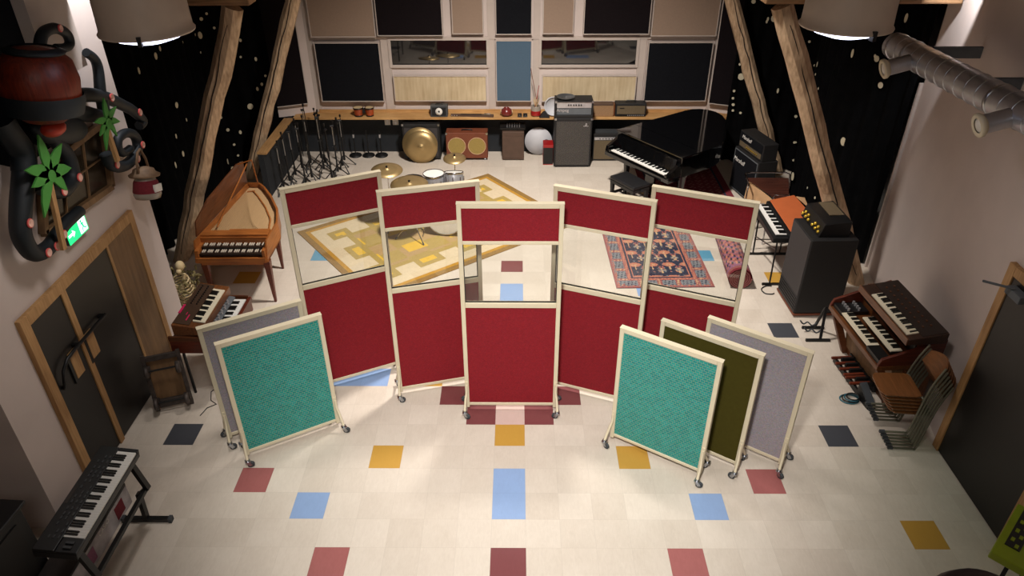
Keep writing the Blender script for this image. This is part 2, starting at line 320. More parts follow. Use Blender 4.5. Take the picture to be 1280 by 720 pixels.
fl = struct(fm.build('floor', ['cream_tile', 'pink_tile', 'yellow_tile', 'blue_tile', 'teal_tile', 'maroon_tile', 'red_tile', 'grey_tile']))
md = fl.modifiers.new('slab', 'SOLIDIFY'); md.thickness = .08; md.offset = -1
struct(MB().bb(-6.4, 6.7, -7.9, 8.5, 6.9, 7.0).build('ceiling', 'ceil'))
struct(MB().bb(-6.4, 6.7, -7.9, -7.8, 0, 6.9).build('wall_front', 'wall'))
# back wall: charcoal below the shelf, white above, with two angled end bays
struct(MB().bb(-3.42, 3.69, 7.45, 7.6, .77, 6.9).build('wall_back', 'wall'))
struct(MB().bb(-4.3, 4.6, 7.452, 7.6, 0, .77).build('wall_back_lower', 'blackwall'))
def bay(name, a, b):
    a, b = Vector(a), Vector(b); n = Vector((-(b - a).y, (b - a).x)).normalized() * .12
    if n.y < 0: n = -n
    return struct(MB().plate([(*a, .77), (*b, .77), (*b, 6.9), (*a, 6.9)], (*n, 0)).build(name, 'wall'))
bay('wall_back_left', (-3.42, 7.45), (-4.6, 6.98)); bay('wall_back_right', (3.69, 7.45), (4.85, 6.98))
# upright white studs between the panels
for k, (x, w) in enumerate(((-2.1, .16), (-.235, .12), (.56, .12), (2.42, .14), (-3.43, .1), (3.74, .1))):
    struct(MB().bb(x - w / 2, x + w / 2, 7.425, 7.45, .79, 6.9).build('trim_%d' % (k + 1), 'wallwhite'))
struct(MB().bb(-3.42, 3.69, 7.415, 7.45, 2.095, 2.135).build('trim_7', 'wallwhite'))
# left wall with its flush double door
struct(MB().bb(-4.0, -3.82, -1.33, 1.62, 0, 6.9).build('wall_left', 'wall'))
struct(MB().bb(-6.3, -4.0, -1.33, -1.2, 0, 6.9).build('wall_left_return', 'wall'))
struct(MB().bb(-6.4, -6.25, -7.8, 8.5, 0, 6.9).build('wall_left_outer', 'wall'))
fr = MB()
for y0, y1, z0, z1 in ((-.86, -.76, 0, 1.91), (1.07, 1.16, 0, 1.91), (-.76, 1.07, 1.81, 1.91), (-.29, -.215, 0, 1.81)): fr.bb(-3.83, -3.775, y0, y1, z0, z1)
struct(fr.build('trim_8', 'oak', bevel=.004))
struct(MB().bb(-3.83, -3.785, .585, 1.07, 0, 1.81).build('trim_9', 'panelwood'))
struct(MB().bb(-3.83, -3.78, .55, .585, 0, 1.81).build('trim_10', 'oak'))
for k, (y0, y1, hy) in enumerate(((-.76, -.29, -.44), (-.215, .55, -.15))):
    d = struct(MB().bb(-3.83, -3.79, y0, y1, .012, 1.81).build('door_%d' % (k + 1), 'dooroff'))
    MB().bb(-3.79, -3.765, hy - .065, hy + .06, 1.03, 1.3).build('pull_plate', 'oak', d, bevel=.006)
    MB().bb(-3.79, -3.772, hy - .10, hy - .062, 1.0, 1.27).build('plate_backing', 'darksteel', d)
bar = MB().tube([(-3.74, .12, 1.31), (-3.74, -.15, 1.315), (-3.74, -.45, 1.32), (-3.74, -.58, 1.31), (-3.745, -.67, 1.25), (-3.75, -.71, 1.14), (-3.78, -.7, 1.08)], .016)
bar.bb(-3.79, -3.73, .07, .11, 1.295, 1.325).bb(-3.79, -3.73, -.4, -.36, 1.305, 1.335)
bar.build('push_bar', 'darksteel', bpy.data.objects['door_2'])
# a flat black sheet and the boxed-in duct high on the left wall
struct(MB().plate([(-3.82, y, z) for y, z in ((-1.33, 3.08), (-.345, 3.057), (-.13, 2.92), (.35, 2.93), (.7, 2.99), (.72, 3.2), (.57, 3.7), (.63, 4.7), (-1.33, 4.7))], (.012, 0, 0)).build('trim_11', 'blackcloth'))
struct(MB().bb(-3.83, -3.7, .47, 1.06, 3.43, 6.9).build('trim_12', 'wallwhite'))
# right wall: straight by the door, then splaying out towards the back
struct(MB().bb(4.45, 4.65, -7.8, -.33, 0, 6.9).build('wall_right', 'wall'))
rw = struct(MB().prism([(4.45, -.33), (5.155, 3.18), (5.4, 3.18), (4.65, -.33)], 0, 6.9).build('wall_right_back', 'wall'))
struct(MB().bb(6.5, 6.65, -7.8, 8.5, 0, 6.9).build('wall_right_outer', 'wall'))
struct(MB().bb(-6.3, 6.6, 8.3, 8.45, 0, 6.9).build('wall_far', 'blackwall'))
struct(MB().bb(5.12, 5.17, 3.185, 3.22, 0, 2.6).build('trim_13', 'wallwhite'))
fr = MB()
for y0, y1, z0, z1 in ((-.36, -.27, 0, 2.14), (-1.52, -1.43, 0, 2.14), (-1.43, -.36, 2.05, 2.14)): fr.bb(4.405, 4.46, y0, y1, z0, z1)
struct(fr.build('trim_14', 'oak', bevel=.004))
d = struct(MB().bb(4.42, 4.46, -1.43, -.36, .01, 2.05).build('door_3', 'dooroff'))
MB().bb(4.34, 4.42, -.62, -.42, 1.93, 2.0).bar((4.36, -.5, 2.01), (4.16, -.37, 2.01), .03, .014).build('door_closer', 'midgrey', d, bevel=.006)
# shelf round the back of the room, and the low charcoal wall under its left arm
sh = thing('shelf', 'long oak shelf running along the back wall and round the left corner', 'shelf')
MB().bb(-3.84, 4.1, 7.09, 7.425, .755, .792).build('board', 'oakx', sh, bevel=.004)
MB().bb(-4.0, -3.84, 5.45, 7.089, .755, .792).build('side_board', 'oaky', sh, bevel=.004)
MB().bb(-3.42, 3.6, 7.4, 7.424, .792, .84).build('upstand', 'oakx', sh)
struct(MB().bb(-3.99, -3.9, 5.45, 7.45, 0, .755).build('wall_left_low', 'blackwall'))

# the two inner windows
for k, (x0, x1) in enumerate(((-2.0, -.32), (.65, 2.32))):
    w = MB()
    for a, b, c, e in ((x0 - .05, x0, 1.6, 2.11), (x1, x1 + .05, 1.6, 2.11), (x0, x1, 1.6, 1.65), (x0, x1, 2.075, 2.11)): w.bb(a, b, 7.405, 7.452, c, e)
    f = struct(w.build('window_%d' % (k + 1), 'wallwhite', bevel=.004))
    MB().bb(x0, x1, 7.43, 7.45, 1.65, 2.075).build('pane', 'winpane', f)
    MB().bb(x0, x1, 7.425, 7.43, 1.65, 1.668).build('glazing_bead', 'gasket', f)
# acoustic panels hung on the back wall
def wallpanel(name, label, x0, x1, z0, z1, cloth, cat='acoustic panel', th=.05, bw=.014):
    t = thing(name, label, cat, ((x0 + x1) / 2, 7.376, z0)); w = (x1 - x0) / 2; h = z1 - z0
    MB().bb(-w + bw, w - bw, -th + .012, .045, bw, h - bw).build('cloth' if cloth != 'ply' else 'board', cloth, t)
    e = MB()
    for a, b, c, d in ((-w, -w + bw, 0, h), (w - bw, w, 0, h), (-w + bw, w - bw, 0, bw), (-w + bw, w - bw, h - bw, h)): e.bb(a, b, -th, .05, c, d)
    e.build('frame', 'wallwhite', t); return t
wallpanel('acoustic_panel', 'black acoustic panel low on the back wall, left of the left window', -3.33, -2.19, 1.01, 2.06, 'blackcloth')
wallpanel('acoustic_panel', 'black acoustic panel low on the back wall, right of the right window', 2.51, 3.64, 1.01, 2.06, 'blackcloth')
wallpanel('acoustic_panel', 'slate blue acoustic panel in the middle of the back wall', -.155, .478, 1.01, 2.095, 'bluecloth')
wallpanel('plywood_panel', 'pale straight-grained plywood panel under the left window', -2.0, -.33, 1.01, 1.475, 'ply', 'wall panel', .03)
wallpanel('plywood_panel', 'pale plywood panel under the right window, behind the amplifier head', .67, 2.36, 1.0, 1.475, 'ply', 'wall panel', .03)
wallpanel('acoustic_panel', 'cream acoustic panel high at the left end of the back wall', -3.36, -2.23, 2.15, 3.2, 'wallwarm')
wallpanel('acoustic_panel', 'brownish black acoustic panel above the left window', -2.2, -1.06, 2.17, 3.2, 'browncloth')
wallpanel('acoustic_panel', 'narrow cream acoustic panel high between black panels, left of the blue panel', -.9, -.36, 2.2, 3.2, 'wallwarm')
wallpanel('acoustic_panel', 'narrow black acoustic panel directly above the slate blue panel', -.15, .475, 2.19, 3.2, 'blackcloth')
wallpanel('acoustic_panel', 'narrow cream acoustic panel high above the left part of the right window', .66, 1.19, 2.2, 3.2, 'wallwarm')
wallpanel('acoustic_panel', 'brownish black acoustic panel above the right window', 1.36, 2.5, 2.19, 3.2, 'browncloth')
wallpanel('acoustic_panel', 'cream acoustic panel high at the right end of the back wall', 2.53, 3.66, 2.16, 3.2, 'wallwarm')
for s, lab in ((-1, 'black acoustic panel on the angled bay at the left end, beside the starry curtain'), (1, 'black acoustic panel on the angled bay at the right end, behind the grand piano')):
    t = thing('acoustic_panel', lab, 'acoustic panel', (s * 3.98 + (.13 if s > 0 else -.02), 7.17, .98), -s * math.radians(22))
    MB().bb(-.43, .43, -.03, .02, .014, 2.2).build('cloth', 'browncloth', t)
    e = MB()
    for a, b, c, d in ((-.445, -.43, 0, 2.2), (.43, .445, 0, 2.2), (-.43, .43, 0, .014)): e.bb(a, b, -.04, .02, c, d)
    e.build('frame', 'wallwhite', t)

# raking timber posts and the beams on their heads
def post(label, foot, head, w, seed):
    rnd = random.Random(seed); a, b = Vector(foot), Vector(head); m = MB(); N = 14
    d = (b - a).normalized(); u = Vector((0, 1, 0)); n = d.cross(u).normalized(); vs = []
    for k in range(N):
        c = a.lerp(b, k / (N - 1)); ww = w / 2 * (1 + rnd.uniform(-.06, .06)); off = u * rnd.uniform(-.012, .012) + n * rnd.uniform(-.012, .012)
        for q in range(8):
            ang = PI / 4 * q + PI / 8; e = .93 + rnd.uniform(-.04, .04)
            vs.append(c + off + (n * math.cos(ang) + u * math.sin(ang)) * ww * 1.08 * e)
    for k in range(8): vs[k].z = 0
    m._add(vs, [(k * 8 + q, k * 8 + (q + 1) % 8, (k + 1) * 8 + (q + 1) % 8, (k + 1) * 8 + q) for k in range(N - 1) for q in range(8)] + [tuple(range(8))[::-1], tuple(range((N - 1) * 8, N * 8))])
    o = m.build('timber_post', 'timber')
    c = MB()                                            # a long drying crack on the camera face
    pts = [a.lerp(b, .05 + .9 * k / 18) + n * rnd.uniform(-.012, .012) - u * (w * .5) for k in range(19)]
    c.tube(pts, [.004 + .005 * math.sin(PI * k / 18) for k in range(19)], 6)
    c.build('crack', 'crack', o); tag(o, label, 'post'); return o
post('rough leaning timber post nearest on the left, beside the harpsichord', (-4.6, 3.37, 0), (-3.12, 3.37, 3.46), .25, 1)
post('rough leaning timber post nearest on the right, behind the organ', (4.83, 2.8, 0), (3.13, 2.8, 3.58), .25, 2)
post('leaning timber post farther back on the left, behind the harpsichord', (-4.49, 6.24, 0), (-3.05, 6.24, 3.45), .23, 3)
post('leaning timber post farther back on the right, behind the dark wooden xylophone', (4.86, 6.45, 0), (3.38, 6.45, 3.4), .23, 4)
for lab, y, z, x0, x1 in (('horizontal timber beam on the head of the left front post', 3.37, 3.5, -5.2, -2.88), ('horizontal timber beam on the head of the right front post', 2.8, 3.62, 2.9, 5.02)):
    tag(MB().bb(x0, x1, y - .13, y + .13, z, z + .24).build('timber_beam', 'timberx', bevel=.015), lab, 'beam')

# black star curtains: hung in folds along both sides
def curtain(label, path, dots, seed):
    rnd = random.Random(seed); P = [Vector(p) for p in path]; L = [0]
    for a, b in zip(P, P[1:]): L.append(L[-1] + (b - a).length)
    def at(s, z):
        s = max(0, min(L[-1] - 1e-4, s)); k = max(i for i in range(len(P) - 1) if L[i] <= s); d = (P[k + 1] - P[k]).normalized(); n = Vector((-d.y, d.x))
        c = P[k] + d * (s - L[k]); a = .045 * math.sin(s * 2 * PI / .26 + .8 * math.sin(s * 1.7)) + .02 * math.sin(s * 9.1 + z)
        c = c + n * a; return Vector((c.x, c.y, z)), Vector((n.x, n.y, 0)), Vector((d.x, d.y, 0))
    N = int(L[-1] / .045); zs = [.015, 1.2, 2.4, 3.6, 5.0, 6.8]; m = MB()
    vs = [at(L[-1] * i / N, z)[0] for z in zs for i in range(N + 1)]
    m._add(vs, [(r * (N + 1) + i, r * (N + 1) + i + 1, (r + 1) * (N + 1) + i + 1, (r + 1) * (N + 1) + i) for r in range(len(zs) - 1) for i in range(N)], True)
    m.mi = 1
    for s, z, r, asp in dots:
        c, n, d = at(s, z)
        side = -1 if (c + n).x * (1 if c.x > 0 else -1) > c.x * (1 if c.x > 0 else -1) else 1      # towards the room
        nn = n * side; q = c + nn * .04; pts = [q + d * (r * asp * math.cos(2 * PI * k / 12)) + Vector((0, 0, r * math.sin(2 * PI * k / 12))) for k in range(12)]
        m.plate(pts, nn * .004)
    return tag(m.build('star_curtain', ['velvet', 'star']), label, 'curtain')
curtain('black velvet curtain with cream star patches along the left side', [(-4.84, 1.75), (-4.9, 3.4), (-4.86, 5.4), (-4.92, 6.3), (-4.06, 6.99)],
    [(2.83, 2.57, 0.049, 0.8), (3.03, 2.62, 0.037, 0.7), (2.44, 2.48, 0.048, 0.5), (4.61, 2.44, 0.056, 0.6), (4.71, 2.66, 0.028, 1), (4.79, 2.74, 0.021, 1), (3.05, 1.8, 0.044, 1), (4.78, 1.47, 0.05, 0.7), (5.17, 1.16, 0.051, 1), (3.98, 2.47, 0.02, 1), (4.34, 2.22, 0.017, 1), (4.49, 2.46, 0.021, 1), (4.65, 1.07, 0.022, 1), (2.97, 1.35, 0.038, 0.5), (3.0, 1.06, 0.045, 0.7), (2.55, 1.07, 0.05, 0.4), (3.5, 0.49, 0.054, 1), (4.15, 0.92, 0.049, 1), (4.53, 0.29, 0.051, 0.8), (4.65, 0.12, 0.059, 0.6), (4.73, 0.82, 0.029, 1), (4.93, 0.73, 0.036, 0.7), (4.77, 0.55, 0.023, 1), (4.79, 0.35, 0.021, 1), (4.8, 0.21, 0.024, 1), (2.89, 0.17, 0.046, 0.8), (3.07, 0.08, 0.047, 0.9), (2.7, 0.08, 0.039, 1), (5.43, 1.92, 0.036, 0.6), (5.56, 1.6, 0.022, 1), (5.46, 1.48, 0.029, 0.8), (5.25, 2.25, 0.028, 0.8), (5.35, 1.43, 0.036, 0.6), (5.18, 2.0, 0.019, 1), (3.29, 1.49, 0.026, 0.6), (4.85, 2.52, 0.021, 1)], 1)
curtain('black velvet curtain with cream star patches along the right side', [(5.12, 3.28), (4.86, 3.9), (4.74, 4.6), (4.82, 5.6), (5.22, 6.5), (3.98, 7.03)],
    [(0.89, 1.5, 0.06, 1), (2.13, 0.42, 0.067, 1), (3.57, 1.0, 0.026, 1), (3.5, 0.56, 0.022, 1), (3.41, 0.29, 0.024, 1), (3.45, 0.24, 0.022, 1), (1.71, 0.92, 0.019, 1), (1.39, 0.56, 0.019, 1), (1.25, 0.46, 0.02, 1), (1.19, 2.64, 0.059, 0.45), (0.66, 2.71, 0.04, 1), (0.48, 2.42, 0.04, 1), (0.35, 3.28, 0.055, 0.4), (2.16, 2.22, 0.039, 0.4), (3.61, 2.25, 0.021, 1), (3.45, 1.91, 0.018, 1), (2.2, 2.06, 0.019, 1), (1.95, 1.92, 0.019, 1), (1.74, 1.72, 0.023, 0.7), (3.48, 0.57, 0.019, 1), (3.94, 1.42, 0.043, 0.4), (4.22, 2.58, 0.056, 0.8), (3.51, 2.41, 0.021, 1), (4.59, 1.56, 0.058, 1), (4.64, 1.78, 0.021, 1), (4.66, 1.32, 0.022, 1), (4.66, 1.19, 0.022, 1), (4.64, 1.07, 0.026, 1), (4.63, 0.96, 0.022, 1), (4.49, 0.95, 0.022, 1), (4.32, 2.54, 0.035, 0.5), (0.71, 2.73, 0.023, 1), (4.59, 2.8, 0.035, 1), (4.33, 2.5, 0.028, 0.6)], 2)

# ================================================================== the gobos
def caster(parent, x, y, sx, sy, swing):
    """swivel caster: steel fork and grey wheel, ending on the floor"""
    f = MB(); c, s = math.cos(swing), math.sin(swing); ox, oy = x + .025 * c, y + .025 * s
    f.cyl((x, y, .075), (x, y, .1), .016, n=10)
    f.box((x, y, .079), (.05, .05, .008))
    for e in (-1, 1): f.bar((x - s * .018 * e, y + c * .018 * e, .078), (ox - s * .018 * e, oy + c * .018 * e, .03), .03, .004, up=(-s, c, 0))
    o = f.build('caster', 'steel', parent)
    MB().lathe([(.004, -.013), (.026, -.013), (.034, -.009), (.034, .009), (.026, .013), (.004, .013)], (ox, oy, .0345), (-s, c, 0), 20).build('wheel', 'rubber', o)
    MB().cyl((ox + s * .02, oy - c * .02, .0345), (ox - s * .02, oy + c * .02, .0345), .008, n=8).build('axle', 'steel', o)
    return o
def gobo(name, label, loc, deg, W, H, zb, window, cloth, group, seed, reach=(.14, .14)):
    rnd = random.Random(seed); t = thing(name, label, 'studio gobo', (*loc, 0), math.radians(deg), group)
    h = W / 2; fw = .042; th = .026; rails = [(zb + .0, zb + .035), (H - fw, H)]
    if window: rails += [(1.325, 1.38), (2.026, 2.062)]
    e = MB()
    for s in (-1, 1): e.bb(*sorted((s * h, s * (h - fw))), -th, th, zb - .03, H)
    for a, b in rails: e.bb(-h + fw, h - fw, -th, th, a, b)
    e.build('frame', 'frame', t, bevel=.005)
    cap = MB().bb(-h - .002, h + .002, -th - .002, th + .002, H, H + .006).build('top_capping', 'frame', t)
    fields = [(zb + .035, 1.325), (2.062, H - fw)] if window else [(zb + .035, H - fw)]
    for a, b in fields:
        MB().bb(-h + fw, h - fw, -th + .008, th - .008, a, b).build('cloth_panel', cloth, t)
    if window:
        a, b = 1.38, 2.026
        g = MB()
        for x0, x1, z0, z1 in ((-h + fw, -h + fw + .006, a, b), (h - fw - .006, h - fw, a, b), (-h + fw, h - fw, a, a + .006)): g.bb(x0, x1, -.008, .008, z0, z1)
        g.build('gasket', 'gasket', t)
        MB().bb(-h + fw + .006, h - fw - .006, -.003, .003, a + .006, b).build('window_pane', 'glass', t)
    for s in (-1, 1):
        for q in (-1, 1):
            x = s * (h - .018); l = MB(); y1 = q * reach[q > 0]
            l.tube([(x, q * .03, .36), (x, q * .035, .27), (x + s * .012, q * .07, .2), (x + s * .02, y1, .095)], .0135, 8)
            l.bb(x - .014, x + .014, *sorted((q * .025, q * .034)), .26, .4)
            l.build('leg', 'frame', t)
            caster(t, x + s * .02, y1, s, q, rnd.choice((0, PI)) + rnd.uniform(-.5, .5))
    return t
RG = 'tall red gobos'
for k, (x, y, a, lab) in enumerate((
        (-1.54, .735, 26.1, 'tall red gobo with a window pane, leftmost of the five red ones'),
        (-.602, .596, 14.6, 'tall red gobo with a window pane, second from the left of the five'),
        (.164, .237, -.2, 'tall red gobo with a window pane, standing square in the middle of the five'),
        (1.022, .446, -20.8, 'tall red gobo with a window pane, just right of the middle one'),
        (1.93, .421, -22.1, 'tall red gobo with a window pane, rightmost of the five red ones'))):
    gobo('tall_gobo', lab, (x, y), a, .964, 2.436, .078, True, 'red', RG, k, (.105, .14) if k == 0 else (.14, .14))
SG = 'low gobos'
for k, (x, y, a, cl, lab) in enumerate((
        (-2.036, -.238, 29.9, 'teal', 'low teal tweed gobo on casters at the left, in front of a grey one'),
        (-2.285, -.005, 29.8, 'greycloth', 'low grey gobo on casters at the left, half hidden behind the teal one'),
        (1.584, -.453, -32.3, 'teal', 'low teal tweed gobo on casters at the right, front of a row of three'),
        (1.969, -.352, -33.8, 'olive', 'low olive green gobo on casters between the teal and grey ones'),
        (2.406, -.312, -34.7, 'greycloth', 'low grey gobo on casters at the right, rearmost of the row of three'))):
    gobo('low_gobo', lab, (x, y), a, .961, 1.403, .075, False, cl, SG, k + 20, (.14, .085) if k == 1 else (.14, .14))

# ================================================================== rugs
def rug(name, label, loc, deg, w, d, nx, ny, fn, mats):
    """pile rug: a thin slab whose top is woven from small coloured cells"""
    m = MB(); dx, dy = w / nx, d / ny
    for i in range(nx):
        for j in range(ny):
            x0, y0 = -w / 2 + i * dx, -d / 2 + j * dy
            m.mi = fn((i + .5) / nx * w - w / 2, (j + .5) / ny * d - d / 2)
            m.quad((x0, y0, .01), (x0 + dx, y0, .01), (x0 + dx, y0 + dy, .01), (x0, y0 + dy, .01))
    m.mi = 0
    m.bb(-w / 2, w / 2, -d / 2, d / 2, .0008, .0097)
    o = m.build(name, mats); o.location = (*loc, .0005); o.rotation_euler.z = math.radians(deg)
    return tag(o, label, 'rug')
def drum_pattern(x, y):
    ax, ay = 1.8 - abs(x), 1.2 - abs(y); e = min(ax, ay)
    if e < .15: return 0 if e < .1 else 1
    if e < .32: return 2
    if e < .62:                                   # stepped khaki blocks reaching into the cream band
        if e > .54: return 3
        q = (x if ay < ax else y); p = (q + 3.0) % .72
        if p < .42: return 4 if .1 < p < .32 and e > .42 else 3
        return 2
    p, q = (x + 3) % .72, (y + 3) % .62
    if .1 < p < .42 and .12 < q < .36: return 4
    return 3 if (int((x + 3) / .36) + int((y + 3) / .31)) % 2 else 5
rug('geometric_rug', 'large ochre and cream rug with stepped yellow blocks under the drum kit', (-.99, 4.35), 37.5, 3.6, 2.4, 120, 80, drum_pattern, ['rugbrown', 'ochre', 'rugcream', 'rugkhaki', 'rugyellow', 'rugtan'])
PW, PD = 1.33, 2.1
def persian(x, y):
    ax, ay = PW / 2 - abs(x), PD / 2 - abs(y); e = min(ax, ay); h = math.sin(x * 91.7 + y * 47.3) * math.sin(x * 33.1 - y * 71.9)
    if e < .025: return 2
    if e < .055: return 1 if h > .3 else (2 if h > -.3 else 3)
    if e < .2:
        q = (y + 5) % .26 if ax <= ay else (x + 5) % .26
        c = abs(q - .13)
        if c > .112: return 4 if h > 0 else 2
        return (3 if h > -.35 else 0) if e < .18 and c < .095 else 2
    if e < .235: return 2 if h > .2 else 1
    if e < .26: return 0
    if e < .285: return 1
    # palmettes, stems and small flowers on navy
    px, py = (x + 5.0) % .24 - .12, (y + 5.06) % .34 - .17
    if (px / .085) ** 2 + ((py - .02) / .055) ** 2 < 1: return 4 if (px / .05) ** 2 + ((py - .01) / .03) ** 2 < 1 and h > 0 else 1
    if abs(px) < .009 and -.12 < py < 0: return 4
    qx, qy = (x + 5.12) % .24 - .12, (y + 5.2) % .34 - .17
    if (qx / .06) ** 2 + (qy / .025) ** 2 < 1: return 3 if h > -.2 else 4
    if abs(qx) < .014 and abs(qy) < .07: return 4
    if ((x + 5) % .08 - .04) ** 2 + ((y + 5) % .1 - .05) ** 2 < .00022: return 1 if h > .1 else 3
    if abs(abs(px) - .1) < .012 and abs(py + .06) < .04: return 2
    return 0
rug('persian_rug', 'old navy and coral oriental rug lying flat behind the right-hand gobos', (2.2, 3.69), 1.5, PW, PD, 95, 150, persian, ['navy', 'coral', 'rose', 'rugblue', 'sand'])
def piano_rug(x, y):
    e = min(.75 - abs(x), 1.1 - abs(y)); h = math.sin(x * 61) * math.sin(y * 53)
    return 0 if e < .1 else (1 if e < .16 else (2 if h > .35 else 0))
rug('worn_rug', 'dark worn maroon rug lying under the grand piano', (3.1, 5.95), 0, 1.5, 2.2, 40, 54, piano_rug, ['rugmaroon', 'navy', 'rose'])
t = thing('rolled_rug', 'rolled-up rose patterned rug lying right of the oriental rug', 'rug', (3.2, 2.62, 0), math.radians(-4.5))
m = MB(); R = .155; N = 36; LN = 1.55
for i in range(N):
    for j in range(60):
        a0, a1 = 2 * PI * i / N, 2 * PI * (i + 1) / N; y0, y1 = LN * j / 60, LN * (j + 1) / 60
        h = math.sin(i * 1.9 + .6 * j) * math.sin(j * .83 - i * .4)
        m.mi = 0 if h > .45 else (1 if h > .05 else (2 if h > -.35 else 3))
        if j < 6: m.mi = 4 if j < 2 else (1 if j < 4 else 2)
        m.quad(*[(R * math.cos(a), y, R + .002 + R * math.sin(a) * .97) for a, y in ((a0, y0), (a1, y0), (a1, y1), (a0, y1))])
m.build('roll', ['navy', 'rose', 'mauve', 'coral', 'rugmaroon'], t)
m = MB(); S = 90
for k in range(S):                               # the spiral seen in the end
    a0, a1 = 2 * PI * 5 * k / S, 2 * PI * 5 * (k + 1) / S
    r0, r1 = R * (.16 + .84 * k / S), R * (.16 + .84 * (k + 1) / S); w = R * .84 / 5 * .55
    m.mi = 0
    m.plate([((r0) * math.cos(a0), .0, R + (r0) * math.sin(a0) * .97), ((r1) * math.cos(a1), .0, R + r1 * math.sin(a1) * .97), ((r1 - w) * math.cos(a1), .0, R + (r1 - w) * math.sin(a1) * .97), ((r0 - w) * math.cos(a0), .0, R + (r0 - w) * math.sin(a0) * .97)], (0, .05, 0))
m.build('spiral_end', 'rose', t)
MB().cyl((0, .02, R), (0, .06, R), R * .95, n=24).build('roll_core', 'rugmaroon', t)
# ================================================================== left side instruments
# harpsichord: two manuals, bentside to the right, lid leaning up on the left
t = thing('harpsichord', 'cherry-wood harpsichord with two manuals and a raised lid, by the left post', 'harpsichord', (-3.36, 2.235, 0), math.radians(1))
out = [(-.46, 0), (.45, 0), (.455, .62), (.36, 1.0), (.16, 1.42), (-.02, 1.72), (-.13, 1.85), (-.3, 1.85)]
z0, z1 = .63, .87
m = MB(); n = len(out)
inn = [(-.44, .33), (.43, .33), (.435, .61), (.34, .98), (.14, 1.4), (-.035, 1.695), (-.14, 1.825), (-.285, 1.825)]
m.prism(out, z0, z0 + .025)
for k in range(1, n):                                        # case walls (front stays open)
    a, b, c, d = out[k], out[(k + 1) % n], inn[k], inn[(k + 1) % n]
    if k == 1: m.hexa([(.43, 0, z0), (.45, 0, z0), (.455, .62, z0), (.435, .62, z0)], [(.43, .1, z1 + .02), (.45, .1, z1 + .02), (.455, .62, z1 + .02), (.435, .62, z1 + .02)])
    elif k == n - 1: m.hexa([(-.46, 0, z0), (-.44, 0, z0), (-.285, 1.84, z0), (-.305, 1.84, z0)], [(-.46, .1, z1 + .02), (-.44, .1, z1 + .02), (-.285, 1.84, z1 + .02), (-.305, 1.84, z1 + .02)])
    else: m.hexa([(*a, z0), (*b, z0), (*d, z0), (*c, z0)], [(*a, z1 + .02), (*b, z1 + .02), (*d, z1 + .02), (*c, z1 + .02)])
m.build('case', 'cherryy', t)
MB().bb(-.44, .43, -.012, .012, z0, z0 + .07).build('key_slip', 'cherry', t)
MB().bb(-.43, .42, .22, .24, z0 + .1, z1).build('name_board', 'cherry', t)
m = MB().bb(-.43, .425, .24, .37, z1 - .03, z1 + .03).bb(-.1, .425, .37, .40, z1, z1 + .03); m.build('jack_rail', 'cherry', t, bevel=.004)
m = MB(); m.prism([(-.43, .36), (.43, .36), (.435, .61), (.34, .98), (.14, 1.4), (-.035, 1.69), (-.14, 1.82), (-.285, 1.82)], z1 - .06, z1 - .05); m.build('soundboard', 'soundboard', t)
m = MB(); m.tube([(.36, .5, z1 - .04), (.3, .8, z1 - .04), (.14, 1.15, z1 - .04), (-.06, 1.5, z1 - .04), (-.18, 1.68, z1 - .04)], .012, 6).tube([(-.26, 1.66, z1 - .04), (-.16, 1.69, z1 - .04)], .01, 6); m.build('bridge', 'cherry', t)
m = MB()
for k in range(26): x = -.4 + k * .03; m.tube([(x, .4, z1 - .028), (x * .62 - .1, 1.7 - max(0, x + .3) * 1.7, z1 - .028)], .0012, 3)
m.build('strings', 'brass', t)
for k, (y, z) in enumerate(((.015, .75), (.115, .79))):
    kb = keyboard(t, 33, .78, .1, (-.39, y, z), 'ebony', 'bone', 0, name='manual')
for a, b in ((-.44, -.395), (.395, .43)): MB().bb(a, b, .0, .22, z0 + .05, .8).build('key_block', 'cherry', t)
lidv = [(-.45, .2, z1 + .025), (-.3, 1.84, z1 + .025), (-.32, 1.9, 1.2), (-.34, 1.7, 1.24), (-.44, .75, 1.16), (-.44, .26, 1.08)]
MB().plate(lidv, (-.016, 0, 0)).build('lid', 'walnut', t)
MB().bar((-.30, .5, z1), (-.2, 1.72, 1.24), .014, .014).bar((-.33, 1.7, 1.235), (-.12, 1.7, 1.3), .018, .014).bar((-.12, 1.7, 1.3), (-.13, 1.79, z1 + .02), .014, .014).build('lid_prop', 'cherry', t)
for x, y in ((.42, .06), (-.38, .08), (-.22, 1.65), (.3, .9)):
    MB().prism([(x - .04, y - .04), (x + .04, y - .04), (x + .04, y + .04), (x - .04, y + .04)], 0, z0, None).build('leg', 'cherryy', t) if 0 else MB().hexa([(x - .014, y - .014, 0), (x + .014, y - .014, 0), (x + .014, y + .014, 0), (x - .014, y + .014, 0)], [(x - .04, y - .04, z0), (x + .04, y - .04, z0), (x + .04, y + .04, z0), (x - .04, y + .04, z0)]).build('leg', 'mahog', t)
MB().bb(-.4, .42, .03, .06, z0 - .05, z0).build('stretcher', 'cherry', t)

